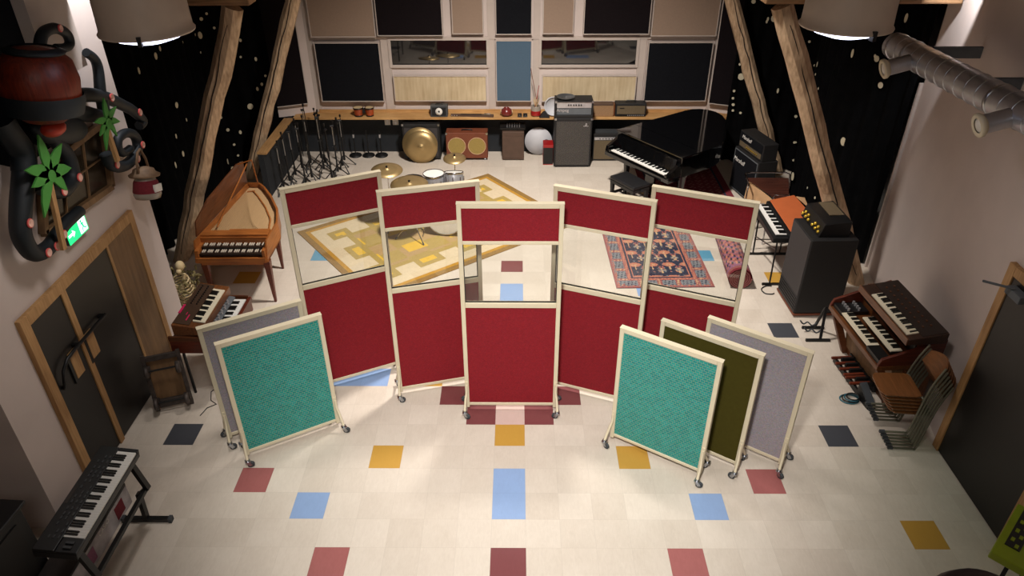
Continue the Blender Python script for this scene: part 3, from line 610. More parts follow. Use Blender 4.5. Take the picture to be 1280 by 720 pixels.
# skeleton slumped behind the vintage keyboards
t = thing('skeleton', 'small decorative skeleton in a straw wrap slumped behind the vintage keyboards', 'skeleton', (-4.04, 1.98, 0), math.radians(-12))
m = MB(); m.tube([(0, .06, .08), (.0, .08, .2), (.03, .1, .34), (.06, .14, .47)], [.025, .02, .018, .016], 8)
m.sph((.0, .17, .54), .055, (.85, 1, 1.1)).sph((.01, .12, .5), .035, (.8, .9, .8)); m.build('spine_and_skull', 'bonewhite', t)
m = MB()
for k in range(8):
    z = .16 + k * .037; r = .1 + .028 * math.sin(PI * k / 7)
    m.tube([(.03 + r * math.cos(a) * .95, .1 + r * math.sin(a) * .75 - .02, z + .03 * math.sin(a)) for a in [(-PI * .95) + PI * 1.9 * q / 16 for q in range(17)]], .0085, 6)
m.build('rib_cage', 'bonewhite', t)
rnd = random.Random(5); m = MB()
for k in range(150):
    a = rnd.uniform(0, 2 * PI); r = rnd.uniform(.13, .2); z = rnd.uniform(.02, .48)
    if -2.4 < a < -.7 and z > .1: continue
    p = Vector((.02 + r * math.cos(a), .1 + r * math.sin(a), z)); d = Vector((rnd.uniform(-.06, .06), rnd.uniform(-.06, .06), rnd.uniform(-.02, .08)))
    q = p + d; q.z = max(q.z, .005)
    m.tube([p, (p + q) / 2 + Vector((0, 0, .02)), q], [.012, .014, .002], 5)
tag(m.build('straw_wrap', 'straw', t), None, None, kind='stuff')
m = MB().tube([(.1, 0, .06), (.2, -.12, .1), (.1, -.2, .03)], .016, 6).tube([(-.06, 0, .06), (-.02, -.14, .12), (-.06, -.24, .03)], .016, 6); m.build('legs', 'bonewhite', t)
for o in list(t.children): o.scale = (1.15,) * 3

# vintage two-tier keyboards (player sits on the +x side)
t = thing('vintage_organ', 'brown wooden combo organ with a row of grey knobs, under the small synthesizer', 'organ', (-2.80, .44, 0), math.radians(90))
# local x runs along the keys (world +y), local y goes away from the player (world -x)
m = MB().bb(0, .82, .0, .6, .585, .74); m.build('case', 'mahog', t, bevel=.006)
m = MB().hexa([(0, .02, .74), (.02, .02, .74), (.02, .6, .74), (0, .6, .74)], [(0, .02, .78), (.02, .02, .78), (.02, .6, .8), (0, .6, .8)])
m.hexa([(.80, .02, .74), (.82, .02, .74), (.82, .6, .74), (.80, .6, .74)], [(.80, .02, .78), (.82, .02, .78), (.82, .6, .8), (.80, .6, .8)]); m.build('cheek', 'walnut', t)
MB().bb(.0, .82, -.01, .03, .72, .762).build('key_slip', 'mahog', t, bevel=.004)
keyboard(t, 22, .66, .13, (.1, .032, .768), first=3)
m = MB().hexa([(.02, .165, .74), (.8, .165, .74), (.8, .24, .74), (.02, .24, .74)], [(.02, .165, .775), (.8, .165, .775), (.8, .24, .79), (.02, .24, .79)]); m.build('knob_panel', 'midgrey', t)
kn = MB().cyl((0, 0, 0), (0, 0, .022), .013, .011, 12).mesh('knob', 'silver')
for k in range(12): part('knob', kn, t, (.16 + k * .048, .19 + (.022 if k % 2 else 0), .782))
MB().bb(.02, .8, .24, .3, .74, .80).build('rear_rail', 'walnutx', t)
for x, y in ((.06, .08), (.76, .08), (.06, .52), (.76, .52)): MB().tube([(x, y, .585), (x, y, .0)], .016, 8).build('leg', 'darksteel', t)
t = thing('synthesizer', 'small brown synthesizer with magenta tape marks, on top of the wooden combo organ', 'synthesizer', (-3.02, .46, .803), math.radians(90))
m = MB().hexa([(0, 0, .002), (.82, 0, .002), (.82, .32, .002), (0, .32, .002)], [(0, 0, .085), (.82, 0, .085), (.82, .32, .14), (0, .32, .14)]); m.build('case', 'walnutx', t, bevel=.005)
sl = math.atan2(.055, .32)
keyboard(t, 22, .62, .125, (.1, .012, .1), rot=(sl, 0, 0), wm='ivory')
m = MB(); m.X = Matrix.Translation((0, 0, .086)) @ Matrix.Rotation(sl, 4, 'X'); m.bb(.03, .79, .15, .315, .001, .006); m.build('control_panel', 'panelbrown', t)
m = MB(); m.X = Matrix.Translation((0, 0, .092)) @ Matrix.Rotation(sl, 4, 'X'); m.bb(.2, .36, .302, .325, .0, .008).bb(.1, .2, .2, .212, .0, .003).bb(.19, .24, .235, .243, 0, .003); m.build('tape_mark', 'pink', t)
kn = MB().cyl((0, 0, 0), (0, 0, .014), .008, .007, 10).mesh('knob', 'black')
for k in range(20): part('knob', kn, t, (.4 + (k % 10) * .038, .2 + .06 * (k // 10), .087 + (.2 + .06 * (k // 10)) * .172 + .005))

# four-wheeled dolly standing on end
t = thing('dolly', 'worn grey four-wheeled dolly standing on end beside the left double door', 'dolly', (-3.445, .245, 0), math.radians(20))
TL = Matrix.Rotation(math.radians(-8), 4, 'X')
m = MB(); m.X = TL
m.bb(-.19, -.15, 0, .03, .0, .68).bb(.15, .19, 0, .03, .0, .68).bb(-.15, .15, 0, .035, .04, .13).bb(-.15, .15, 0, .03, .6, .66); m.build('frame', 'castiron', t, bevel=.004)
m = MB(); m.X = TL; m.bb(-.15, .15, .031, .045, .1, .62); m.build('deck', 'panelwood', t)
for z in (.13, .52):
    m = MB(); m.X = TL; m.cyl((-.16, -.055, z), (.16, -.055, z), .011, n=8); m.build('axle', 'darksteel', t)
    for x in (-.15, .15):
        m = MB(); m.X = TL; m.lathe([(.01, -.02), (.055, -.02), (.065, -.012), (.065, .012), (.055, .02), (.01, .02)], (x, -.075, z), (1, 0, 0), 20); w = m.build('wheel', 'castiron', t)
        m = MB(); m.X = TL; m.bb(x - .03, x + .03, -.05, .002, z - .035, z + .035); m.build('bracket', 'castiron', t)
tag(MB().tube([(-3.08, .62, .006), (-3.15, .5, .006), (-3.1, .36, .006), (-3.02, .3, .006), (-3.1, .24, .006), (-3.13, .12, .006)], .005, 6).build('cable', 'black'), 'thin black cable on the floor beside the upended dolly', 'cable')

# black synthesizer on its stand, front left
t = thing('synthesizer', 'black 61-key synthesizer with many small buttons, on a stand at the front left', 'synthesizer', (-2.95, -2.25, 0), math.radians(90))
Zt = .855; sl = .14; XR = Matrix.Translation((0, 0, Zt)) @ Matrix.Rotation(sl, 4, 'X')
m = MB(); m.X = XR; m.bb(0, 1.03, 0, .31, -.075, -.012).bb(0, 1.03, .155, .31, -.012, .012).bb(0, .13, 0, .155, -.012, .004).bb(.995, 1.03, 0, .155, -.012, .01); m.build('case', 'black', t, bevel=.006)
k = keyboard(t, 36, .86, .15, (.132, .006, Zt + .006), rot=(sl, 0, 0))
bm = MB().bb(-.014, .014, -.006, .006, 0, .005).mesh('button', 'darkgrey')
for c in range(16):
    for r in range(3):
        if (c + r) % 7 == 3: continue
        p = XR @ Vector((.12 + c * .052 + (.012 if c % 4 > 1 else 0), .178 + r * .035, .012)); o = part('button', bm, t, p); o.rotation_euler = (sl, 0, 0)
m = MB(); m.X = XR; m.bb(.42, .6, .275, .3, .012, .014); m.build('display', 'bluebox', t)
m = MB(); m.X = XR; m.bb(.03, .05, .05, .11, .0, .018).bb(.07, .09, .05, .11, .0, .018); m.build('wheel', 'darkgrey', t)
t = thing('keyboard_stand', 'black bent-leg keyboard stand carrying the synthesizer at the front left', 'stand', (-3.1, -1.67, 0), math.radians(90))
for x in (-.46, .42):
    m = MB().bar((x, -.05, .74), (x, .16, .80), .04, .03).bar((x, -.05, .74), (x, -.12, .42), .035, .05, up=(1, 0, 0)).bar((x, -.12, .44), (x, -.02, .34), .035, .05, up=(1, 0, 0)).bar((x, -.02, .36), (x, .0, .03), .035, .05, up=(1, 0, 0))
    m.build('upright', 'darksteel', t)
    m = MB().bb(x - .022, x + .022, -.21, .2, .005, .045); f = m.build('foot_bar', 'darksteel', t, bevel=.004)
    for y in (-.23, .19): MB().bb(x - .026, x + .026, y, y + .03, 0, .05).build('end_cap', 'rubber', f)
MB().bar((-.46, -.1, .42), (.42, -.1, .42), .035, .035).build('cross_bar', 'darksteel', t)
t = thing('keyboard_box', 'long printed keyboard carton on the floor under the black synthesizer', 'box', (-3.5, -1.63, 0), math.radians(90))
m = MB(); m.bb(-.6, .6, -.16, .085, 0, .25); m.build('carton', 'bluebox', t)
MB().bb(-.6, .6, -.163, -.16, .0, .215).build('printed_side', 'boxart', t)
MB().bb(-.6, .6, -.164, -.1601, .222, .247).build('dark_band', 'black', t)
MB().bb(-.6, -.34, -.1645, -.1632, .0, .2).build('card_patch', 'card', t)
for x, c in ((-.1, 'mauve'), (.42, 'rugmaroon')): MB().bb(x - .07, x + .07, -.1648, -.1631, .04, .18).build('picture', c, t)
text('CASIO', .06, 'paper', t, (.16, -.165, .18), (PI / 2, 0, 0), depth=.0015)
# black upright cabinet in the corner
t = thing('black_cabinet', 'black piano-like cabinet with an overhanging top, cropped at the bottom left corner', 'cabinet', (-3.6, -1.83, 0), math.radians(-4))
MB().bb(-.62, 0, -1.4, 0, .0, .865).build('body', 'black', t, bevel=.006)
MB().bb(-.65, .03, -1.43, .04, .867, .895).build('top', 'black', t, bevel=.006)
MB().bb(0, .012, -1.3, -.1, .1, .78).build('side_panel', 'dooroff', t)

# ---------------------------------------------------------------- octopus and friends on the left wall
OX = -3.66
t = thing('octopus_sculpture', 'dark blue octopus sculpture with pink suckers sprawling high over the left wall', 'sculpture', (-3.7, .1, 3.4))
def L_(x, y, z): return (x + 3.7, y - .1, z - 3.4)
MB().lathe([(.0, -.28), (.14, -.265), (.22, -.2), (.272, -.08), (.276, .07), (.24, .2), (.155, .275), (.0, .3)], L_(-3.42, -.12, 3.6), (.12, .12, 1), 24).build('head', 'copper', t)
m = MB(); m.lathe([(.275, -.2), (.298, -.1), (.29, -.05)], L_(-3.42, -.12, 3.6), (.12, .12, 1), 24).lathe([(.2, .245), (.215, .265), (.15, .29)], L_(-3.42, -.12, 3.6), (.12, .12, 1), 24); m.build('head_band', 'octo', t)
m = MB(); m.sph(L_(-3.66, .3, 3.1), .19, (.5, 2.0, .7), R=Matrix.Rotation(-.35, 3, 'X')); m.build('body', 'octo', t)
MB().sph(L_(-3.42, -.14, 3.27), .085, (1, 1.3, .75)).build('mouth', 'pumpkin', t)
def smooth(P, n=6):
    P = [Vector(p) for p in P]; out = []
    for i in range(len(P) - 1):
        a, b, c, d = P[max(i - 1, 0)], P[i], P[i + 1], P[min(i + 2, len(P) - 1)]
        for k in range(n):
            q = k / n; out.append(.5 * (2 * b + (c - a) * q + (2 * a - 5 * b + 4 * c - d) * q * q + (3 * b - a - 3 * c + d) * q ** 3))
    return out + [P[-1]]
TENT = [([(-3.55, 0.19, 3.71), (-3.55, 0.24, 3.8), (-3.55, 0.34, 3.88), (-3.55, 0.51, 3.88), (-3.55, 0.64, 3.81), (-3.55, 0.65, 3.73), (-3.55, 0.57, 3.71), (-3.55, 0.44, 3.74)], 0.05, 0.035, (0.45,)), ([(-3.66, 1.02, 3.0), (-3.66, 1.06, 3.18), (-3.66, 1.13, 3.35), (-3.66, 1.13, 3.46), (-3.66, 1.03, 3.55)], 0.055, 0.04, ()), ([(-3.66, 0.21, 3.21), (-3.66, 0.41, 3.27), (-3.66, 0.63, 3.27), (-3.66, 0.88, 3.21), (-3.66, 1.11, 3.11), (-3.66, 1.35, 2.96), (-3.66, 1.52, 2.84), (-3.66, 1.65, 2.69), (-3.66, 1.55, 2.67)], 0.075, 0.045, (0.5, 0.78)), ([(-3.66, 0.83, 2.66), (-3.66, 0.86, 2.54), (-3.66, 1.02, 2.45), (-3.66, 1.22, 2.43), (-3.66, 1.41, 2.5), (-3.66, 1.41, 2.62), (-3.66, 1.27, 2.7), (-3.66, 1.11, 2.7), (-3.66, 1.06, 2.62), (-3.66, 1.12, 2.55), (-3.66, 1.27, 2.54)], 0.06, 0.038, (0.1, 0.33, 0.42)), ([(-3.66, 0.12, 3.14), (-3.66, 0.19, 3.03), (-3.66, 0.27, 2.88), (-3.66, 0.26, 2.73), (-3.66, 0.19, 2.66), (-3.66, 0.05, 2.65), (-3.66, -0.11, 2.72), (-3.66, -0.23, 2.84)], 0.06, 0.07, (0.5, 0.8)), ([(-3.66, -0.2, 3.16), (-3.66, -0.31, 2.98), (-3.66, -0.48, 2.78), (-3.66, -0.6, 2.6), (-3.66, -0.6, 2.45), (-3.66, -0.53, 2.36), (-3.66, -0.38, 2.33), (-3.66, -0.24, 2.36), (-3.66, -0.07, 2.39), (-3.66, 0.18, 2.39)], 0.09, 0.05, (0.3, 0.6, 0.7, 0.8)), ([(-3.66, 0.26, 3.33), (-3.66, 0.49, 3.2), (-3.66, 0.74, 3.08), (-3.66, 0.92, 3.0)], 0.1, 0.06, ()), ([(-3.66, -0.35, 3.41), (-3.66, -0.32, 3.31), (-3.66, -0.25, 3.12), (-3.66, -0.31, 2.98)], 0.1, 0.09, ())]
su = MB(); su.lathe([(.0, 0), (.03, 0), (.033, .01), (.026, .016), (.016, .006), (.0, .005)], (0, 0, 0), (1, 0, 0), 14); sum_ = su.mesh('sucker', ['sucker', 'suckhole'])
for p_ in sum_.polygons:
    c = p_.center
    if math.hypot(c.y, c.z) < .022: p_.material_index = 1
for P, r0, r1, suck in TENT:
    Q = smooth([L_(*p) for p in P]); N = len(Q)
    o = MB().tube(Q, [r0 + (r1 - r0) * i / (N - 1) for i in range(N)], 12).build('tentacle', 'octo', t)
    for s in suck:
        i = int(s * (N - 1)); r = r0 + (r1 - r0) * s; p = Q[i]
        k = part('sucker', sum_, o, (p.x + r * .93, p.y, p.z)); k.scale = (1, min(1.2, r / .045), min(1.2, r / .045))
# old framed window hung on the wall
t = thing('old_window', 'old leaded wooden window frame hung on the left wall among the octopus arms', 'window frame', (-3.815, .45, 2.55))
def W_(y, z, x=0): return (x, y - .45, z - 2.55)
c4 = [(.02, 2.36), (.92, 2.28), (1.17, 2.83), (.06, 2.83)]
c4 = [(-.2, 2.36), (.95, 2.27), (1.13, 2.85), (.05, 2.83)]
m = MB().plate([W_(y, z) for y, z in c4], (.012, 0, 0)); m.build('pane', 'pane', t)
m = MB()
for a, b in zip(c4, c4[1:] + c4[:1]): m.bar(W_(*a, .03), W_(*b, .03), .055, .06, up=(1, 0, 0))
m.build('frame', 'panelwood', t)
m = MB()
def lerp2(a, b, q): return (a[0] + (b[0] - a[0]) * q, a[1] + (b[1] - a[1]) * q)
for q in (.33, .67): m.bar(W_(*lerp2(c4[0], c4[1], q), .02), W_(*lerp2(c4[3], c4[2], q), .02), .012, .02, up=(1, 0, 0))
m.bar(W_(*lerp2(c4[0], c4[3], .5), .02), W_(*lerp2(c4[1], c4[2], .5), .02), .012, .02, up=(1, 0, 0)); m.build('glazing_bar', 'panelwood', t)
# plywood palms
def palm(label, foot, top, seed, sc=1.):
    rnd = random.Random(seed); t = thing('palm_cutout', label, 'palm tree', (-3.55, top[0], top[1]))
    MB().bar((0, foot[0] - top[0], foot[1] - top[1]), (0, 0, 0), .05, .03, up=(1, 0, 0)).build('trunk', 'oak', t)
    MB().cyl((.018, 0, 0), (.038, 0, 0), .05, n=16).build('crown', 'palm', t)
    for k, (a, l) in enumerate(((2.75, .24), (2.2, .3), (1.45, .34), (.95, .3), (.2, .26), (-.5, .2), (-2.7, .34))):
        a += rnd.uniform(-.1, .1); l *= sc; P = []
        for s in (1, -1):
            row = [(l * q, s * .055 * sc * math.sin(PI * min(1, q * .9 + .1)) ** .8 - .1 * q * q * (1 if math.cos(a) > 0 else -1) * (0 if 1.2 < a < 1.7 else 1)) for q in (0, .25, .5, .75, 1)]
            P += row if s == 1 else row[::-1][1:]
        MB().plate([(.02, x * math.cos(a) - y * math.sin(a), x * math.sin(a) + y * math.cos(a)) for x, y in P], (.015, 0, 0)).build('frond', 'palm', t)
palm('green painted palm cut-out on a tall trunk, left edge of the old window', (-.36, 2.3), (-.22, 2.9), 1)
palm('green painted palm cut-out at the upper right corner of the old window', (.8, 2.6), (.79, 2.97), 2, .68)
# jar lantern hanging from a tentacle
t = thing('jar_lantern', 'glass jar lantern with a brown cap and paper label, hanging from a tentacle', 'lantern', (-3.58, 1.22, 2.2))
XT = Matrix.Rotation(-.22, 4, 'X')
for nm, mt, pr_ in (('jar', 'amber', [(0, -.17), (.12, -.17), (.135, -.13), (.125, -.05), (.1, .03), (.09, .06)]), ('band', 'rugmaroon', [(.131, -.11), (.136, -.1), (.117, .0), (.105, .02)]), ('cap', 'capbrown', [(.1, .05), (.145, .055), (.15, .075), (.11, .1), (.1, .13), (.05, .15), (0, .155)])):
    m = MB(); m.X = XT; m.lathe(pr_, n=24); m.build(nm, mt, t)
m = MB(); m.X = XT; m.box((.125, -.02, -.06), (.02, .11, .075), Matrix.Rotation(-.18, 3, 'Z')); m.build('paper_label', 'paper', t)
m = MB(); m.X = XT; m.tube([(0, -.1, .1), (.0, -.11, .2), (.0, -.06, .3), (0, .0, .33), (0, .08, .22), (0, .11, .1)], .014, 8); m.build('hanging_rope', 'rope', t)
# exit sign
t = thing('exit_sign', 'lit green running-man exit sign fixed over the left double door', 'exit sign', (-3.76, .18, 2.2))
MB().bb(-.05, .01, -.165, .165, -.078, .078).build('housing', 'darkgrey', t)
MB().bb(.01, .014, -.163, .163, -.076, .076).build('face', 'exitgreen', t)
m = MB()
m.X = Matrix.Translation((.0145, 0, 0)) @ Matrix(((0, 0, 1, 0), (1, 0, 0, 0), (0, 1, 0, 0), (0, 0, 0, 1)))   # (y, z) drawing plane, thickness along x
m.prism([(.03, -.065), (.15, -.065), (.15, .065), (.03, .065)], 0, .001)
m.build('doorway', 'exitwhite', t); XM = m.X; m = MB(); m.X = XM
m.prism([(-.15, -.012), (-.08, -.012), (-.08, -.035), (-.04, 0), (-.08, .035), (-.08, .012), (-.15, .012)], 0, .001)
m.build('arrow', 'exitwhite', t)
m = MB(); m.X = Matrix.Translation((.0162, 0, 0)) @ Matrix(((0, 0, 1, 0), (1, 0, 0, 0), (0, 1, 0, 0), (0, 0, 0, 1)))
m.prism([(.075 + .013 * math.cos(a * PI / 6), .045 + .013 * math.sin(a * PI / 6)) for a in range(12)], 0, .001)
for a, b, w in (((.08, .03), (.095, -.012), .022), ((.095, -.012), (.07, -.03), .013), ((.07, -.03), (.075, -.058), .011), ((.095, -.012), (.115, -.035), .013), ((.115, -.035), (.14, -.035), .011), ((.08, .028), (.055, .012), .009), ((.083, .026), (.11, .015), .009)):
    d = Vector((b[0] - a[0], b[1] - a[1])).normalized(); n_ = Vector((-d.y, d.x)) * w / 2
    m.prism([(a[0] + n_.x, a[1] + n_.y), (a[0] - n_.x, a[1] - n_.y), (b[0] - n_.x, b[1] - n_.y), (b[0] + n_.x, b[1] + n_.y)], 0, .001)
m.build('running_figure', 'exitgreen', t)
# ================================================================== stage: drums, stands, amplifiers, shelf things, grand piano
def cymbal(m, c, r, ax=(0, 0, 1), n=36):
    m.lathe([(.008, .028), (.03, .026), (r * .18, .012), (r * .24, .006), (r * .6, -.002), (r, -.02), (r, -.0225), (r * .6, -.005), (r * .22, .002), (.008, .02)], c, ax, n)
def tripod_legs(t, z, reach, r=.011, a0=.5, mt='darksteel', n=3):
    for k in range(n):
        a = a0 + 2 * PI * k / n
        m = MB().tube([(.02 * math.cos(a), .02 * math.sin(a), z), (reach * math.cos(a), reach * math.sin(a), .014)], r, 7)
        o = m.build('leg', mt, t)
        MB().cyl((reach * .9 * math.cos(a), reach * .9 * math.sin(a), .012 + .1 * z), (reach * 1.03 * math.cos(a), reach * 1.03 * math.sin(a), .012), r * 1.35, n=7).build('rubber_foot', 'rubber', o)
# microphone stands
def micstand(x, y, h, tilt, seed, chrome):
    rnd = random.Random(seed)
    lab = ('tripod microphone stand with a bare steel upper tube in the back left crowd' if chrome else 'all-black tripod microphone stand, boom folded down, in the back left crowd')
    t = thing('microphone_stand', lab, 'microphone stand', (x, y, 0), .25 + PI / 3 * (seed % 2), 'tripod microphone stands at the back left')
    tripod_legs(t, .2, .19, .0095, 0.0)
    MB().cyl((0, 0, .12), (0, 0, .27), .02, n=10).build('hub', 'darksteel', t)
    MB().cyl((0, 0, .14), (0, 0, h * .62), .0135, n=8).build('pole', 'darksteel', t)
    MB().cyl((0, 0, h * .62), (0, 0, h), .0095, n=8).build('upper_tube', 'steel' if chrome else 'darksteel', t)
    m = MB().cyl((0, 0, h * .56), (0, 0, h * .65), .018, n=10).cyl((-.035, 0, h * .61), (.035, 0, h * .61), .009, n=8); m.build('clutch', 'black', t)
    a = rnd.uniform(-.15, .15)
    m = MB().cyl((-.03, 0, h), (.03, 0, h), .021, n=10); m.build('boom_joint', 'black', t)
    m = MB().cyl((.02, .022, h + .06), (.03 + a * .3, .035 + a * .2, h - .5), .0075, n=7).cyl((.02, .022, h + .06), (.02, .022, h + .1), .016, n=8); m.build('boom', 'darksteel', t)
SP = [(-3.72, 5.62, .82, 1), (-3.68, 5.86, .88, 1), (-3.64, 6.1, .9, 1), (-3.6, 6.4, .92, 1), (-3.38, 5.76, 1.08, 0), (-3.33, 5.99, 1.12, 0), (-3.2, 6.34, 1.06, 1), (-3.24, 6.62, 1.0, 0), (-3.5, 6.62, 1.1, 1), (-2.98, 5.98, .98, 0), (-2.93, 6.24, .95, 1), (-2.9, 6.5, .9, 0), (-2.92, 6.76, .86, 1), (-3.36, 6.85, .95, 0)]
for k, (x, y, h, c) in enumerate(SP): micstand(x, y, h, 0, 30 + k, c)
for k, x in enumerate((-2.82, -2.575, -2.33)):
    t = thing('round_base_stand', ['leftmost', 'middle', 'rightmost'][k] + ' of three short black stands with round iron bases by the charcoal wall', 'microphone stand', (x, 7.24, 0), 0, 'round base stands')
    MB().lathe([(0, 0), (.115, 0), (.12, .012), (.11, .028), (.04, .04), (.018, .06), (0, .06)], n=24).build('base', 'black', t)
    MB().cyl((0, 0, .05), (0, 0, .5), .011, n=8).build('pole', 'darksteel', t)
    MB().cyl((0, 0, .36), (0, 0, .42), .018, n=10).build('clutch', 'silver' if k != 1 else 'black', t)

# drum kit on the ochre rug
def drum(name, label, c, r, h, ax, headm='drumhead', shell='sparkle', legs=0, group='drum kit'):
    t = thing(name, label, 'drum', c, 0, group); u, w, d = basis(ax)
    MB().lathe([(r * .985, -h / 2), (r, -h / 2 + .004), (r, h / 2 - .004), (r * .985, h / 2)], ax=ax, n=32).build('shell', shell, t)
    for s in (-1, 1):
        MB().lathe([(r * .98, s * (h / 2 - .012)), (r * 1.03, s * (h / 2 - .012)), (r * 1.03, s * (h / 2 + .016)), (r * .98, s * (h / 2 + .016))], ax=ax, n=32).build('hoop', 'chrome', t)
        MB().cyl(d * s * (h / 2 + .002), d * s * (h / 2 + .006), r * .985, n=32).build('head', headm, t)
    lg = MB().cyl(-d * h * .3, d * h * .3, .008, n=6).mesh('lug', 'chrome')
    for k in range(8):
        a = 2 * PI * k / 8; part('lug', lg, t, (u * math.cos(a) + w * math.sin(a)) * (r + .008))
    for k in range(legs):
        a = .6 + 2 * PI * k / legs; q = (u * math.cos(a) + w * math.sin(a)) * (r + .012)
        MB().cyl((q.x, q.y, h * .3), (q.x * 1.12, q.y * 1.12, -c[2] + .012), .007, n=6).build('leg', 'chrome', t)
    return t
t = drum('bass_drum', 'bass drum of the silver sparkle kit with a white front head', (-.84, 4.26, .315), .28, .36, (.12, 1, 0))
for s in (-1, 1): MB().tube([(s * .27, -.1, .02), (s * .36, -.22, -.295)], .008, 6).build('spur', 'chrome', t)
drum('floor_tom', 'white-headed silver sparkle floor tom behind the flat-lying cymbal', (-1.1, 5.04, .42), .165, .36, (0, 0, 1), legs=3)
drum('floor_tom', 'silver sparkle tom on chrome legs, rightmost drum of the kit', (-.78, 5.0, .5), .15, .26, (0, .28, 1), legs=3)
t = drum('snare_drum', 'snare drum on a stand, left drum of the kit behind the second red gobo', (-1.4, 4.4, .512), .165, .14, (0, 0, 1))
tripod_legs(t, -.25, .2) if 0 else None
for k in range(3):
    a = .4 + k * 2 * PI / 3
    MB().tube([(.15 * math.cos(a), .15 * math.sin(a), -.07), (.01, 0, -.2), (-.2 * math.cos(a), -.2 * math.sin(a), -.488)], .008, 6).build('stand_leg', 'chrome', t)
def cymstand(name, label, x, y, h, r, ax, pair=False, top='brass', a0=.4):
    t = thing(name, label, 'cymbal', (x, y, .0106), 0, 'drum kit')
    tripod_legs(t, .3, .27, .008, a0, 'chrome')
    MB().cyl((0, 0, .15), (0, 0, h + .05), .0095, n=8).build('pole', 'chrome', t)
    MB().cyl((0, 0, h * .55), (0, 0, h * .6), .018, n=10).build('clutch', 'darksteel', t)
    m = MB(); cymbal(m, (0, 0, h), r, ax); m.build('cymbal', top, t)
    if pair: m = MB(); m.X = Matrix.Translation((0, 0, h - .05)) @ Matrix.Rotation(PI, 4, 'X'); cymbal(m, (0, 0, 0), r); m.build('lower_cymbal', top, t)
    MB().cyl((0, 0, h + .02), (0, 0, h + .05), .016, n=10).build('wing_nut', 'black', t)
cymstand('cymbal_stand', 'bronze cymbal on a chrome stand, leftmost of the drum kit', -1.71, 4.4, .95, .235, (.04, -.1, 1))
cymstand('cymbal_stand', 'wide bronze cymbal tilted over the snare drum, in front of the white floor tom', -1.33, 4.0, .9, .275, (.02, -.1, 1), a0=1.2)
cymstand('cymbal_stand', 'small bronze cymbal on a thin stand, rightmost of the drum kit', -.79, 5.4, .72, .185, (0, -.14, 1))
t = thing('practice_drum', 'small black-headed drum half hidden under the wide tilted cymbal', 'drum', (-1.4, 4.78, .58), 0, 'drum kit')
MB().lathe([(0, -.06), (.17, -.06), (.175, -.05), (.175, .05), (.17, .06), (0, .06)], n=28).build('shell', 'black', t)
for k in range(3): a = 1.0 + k * 2 * PI / 3; MB().tube([(.05 * math.cos(a), .05 * math.sin(a), -.06), (.2 * math.cos(a), .2 * math.sin(a), -.568)], .008, 6).build('stand_leg', 'chrome', t)

# amplifiers along the back wall
def ampbox(m, w, d, h, z0=0): return m.bb(-w / 2, w / 2, -d / 2, d / 2, z0, z0 + h)
def corners(t, w, d, h, z0=0):
    k = MB().bb(-.018, .018, -.004, .018, -.018, .018).mesh('corner_cap', 'steel')
    for s in (-1, 1): part('corner_cap', k, t, (s * (w / 2 - .012), -d / 2, z0 + h - .016))
t = thing('speaker_cabinet', 'black speaker cabinet behind the two big bronze cymbals', 'amplifier', (-1.53, 7.18, 0))
ampbox(MB(), .68, .3, .66, .03).build('cabinet', 'tolex', t, bevel=.012)
MB().bb(-.3, .3, -.156, -.15, .08, .62).build('grille', 'greyfront', t); corners(t, .68, .3, .66, .03)
MB().bb(-.06, .06, -.04, .0, .69, .705).build('handle', 'black', t)
for x in (-.28, .28): MB().cyl((x - .015, -.1, .018), (x + .015, -.1, .018), .018, n=12).build('caster', 'rubber', t)
for lab, x, y, r, z, lean in (('larger bronze cymbal leaning on the black cabinet, behind the other', -1.555, 6.975, .325, .33, .1), ('slightly smaller bronze cymbal leaning in front of another against the black cabinet', -1.53, 6.925, .3, .285, .13)):
    m = MB(); cymbal(m, (0, 0, 0), r, (0, -1, lean)); o = m.build('leaning_cymbal', 'brass'); o.location = (x, y - .02, r * math.cos(math.atan(lean)) + .003); tag(o, lab, 'cymbal', 'leaning cymbals')
t = thing('guitar_amplifier', 'brown two-speaker amplifier with round gold grilles on the back floor', 'amplifier', (-.7, 7.14, 0))
m = ampbox(MB(), .76, .26, .49, .045); m.build('cabinet', 'amp_brown', t, bevel=.01)
for x in (-.185, .185):
    MB().cyl((x, -.137, .285), (x, -.13, .285), .158, n=32).build('grille', 'oldbrass', t)
    m = MB(); m.tube([(x + .16 * math.cos(a), -.136, .285 + .16 * math.sin(a)) for a in [2 * PI * k / 32 for k in range(32)]], .008, 6, True); m.build('grille_ring', 'sand', t)
corners(t, .76, .26, .49, .045)
MB().tube([(-.1, 0, .535), (-.08, 0, .555), (.08, 0, .555), (.1, 0, .535)], .01, 6).build('handle', 'black', t)
for x in (-.33, .33):
    for y in (-.1, .1): MB().cyl((x - .014, y, .023), (x + .014, y, .023), .023, n=12).build('caster', 'steel', t)
t = thing('practice_amplifier', 'small dark brown amplifier on the back floor under the round red pot', 'amplifier', (.15, 7.14, 0))
ampbox(MB(), .4, .25, .54, .012).build('cabinet', 'amp_dark', t, bevel=.01)
MB().bb(-.17, .17, -.131, -.125, .05, .47).build('grille', 'amp_dark', t); MB().bb(-.07, .07, -.03, .03, .552, .57).build('handle', 'silver', t, bevel=.008)
for x in (-.15, .15): MB().cyl((x, 0, 0), (x, 0, .014), .02, n=10).build('foot', 'rubber', t)
t = thing('mixer', 'small black mixer standing on the small dark brown amplifier', 'mixer', (.14, 7.17, .572))
MB().hexa([(-.23, -.1, 0), (.23, -.1, 0), (.23, .1, 0), (-.23, .1, 0)], [(-.23, -.1, .03), (.23, -.1, .03), (.23, .1, .07), (-.23, .1, .07)]).build('body', 'black', t)
kn = MB().cyl((0, 0, 0), (0, 0, .012), .008, n=8).mesh('knob', 'silver')
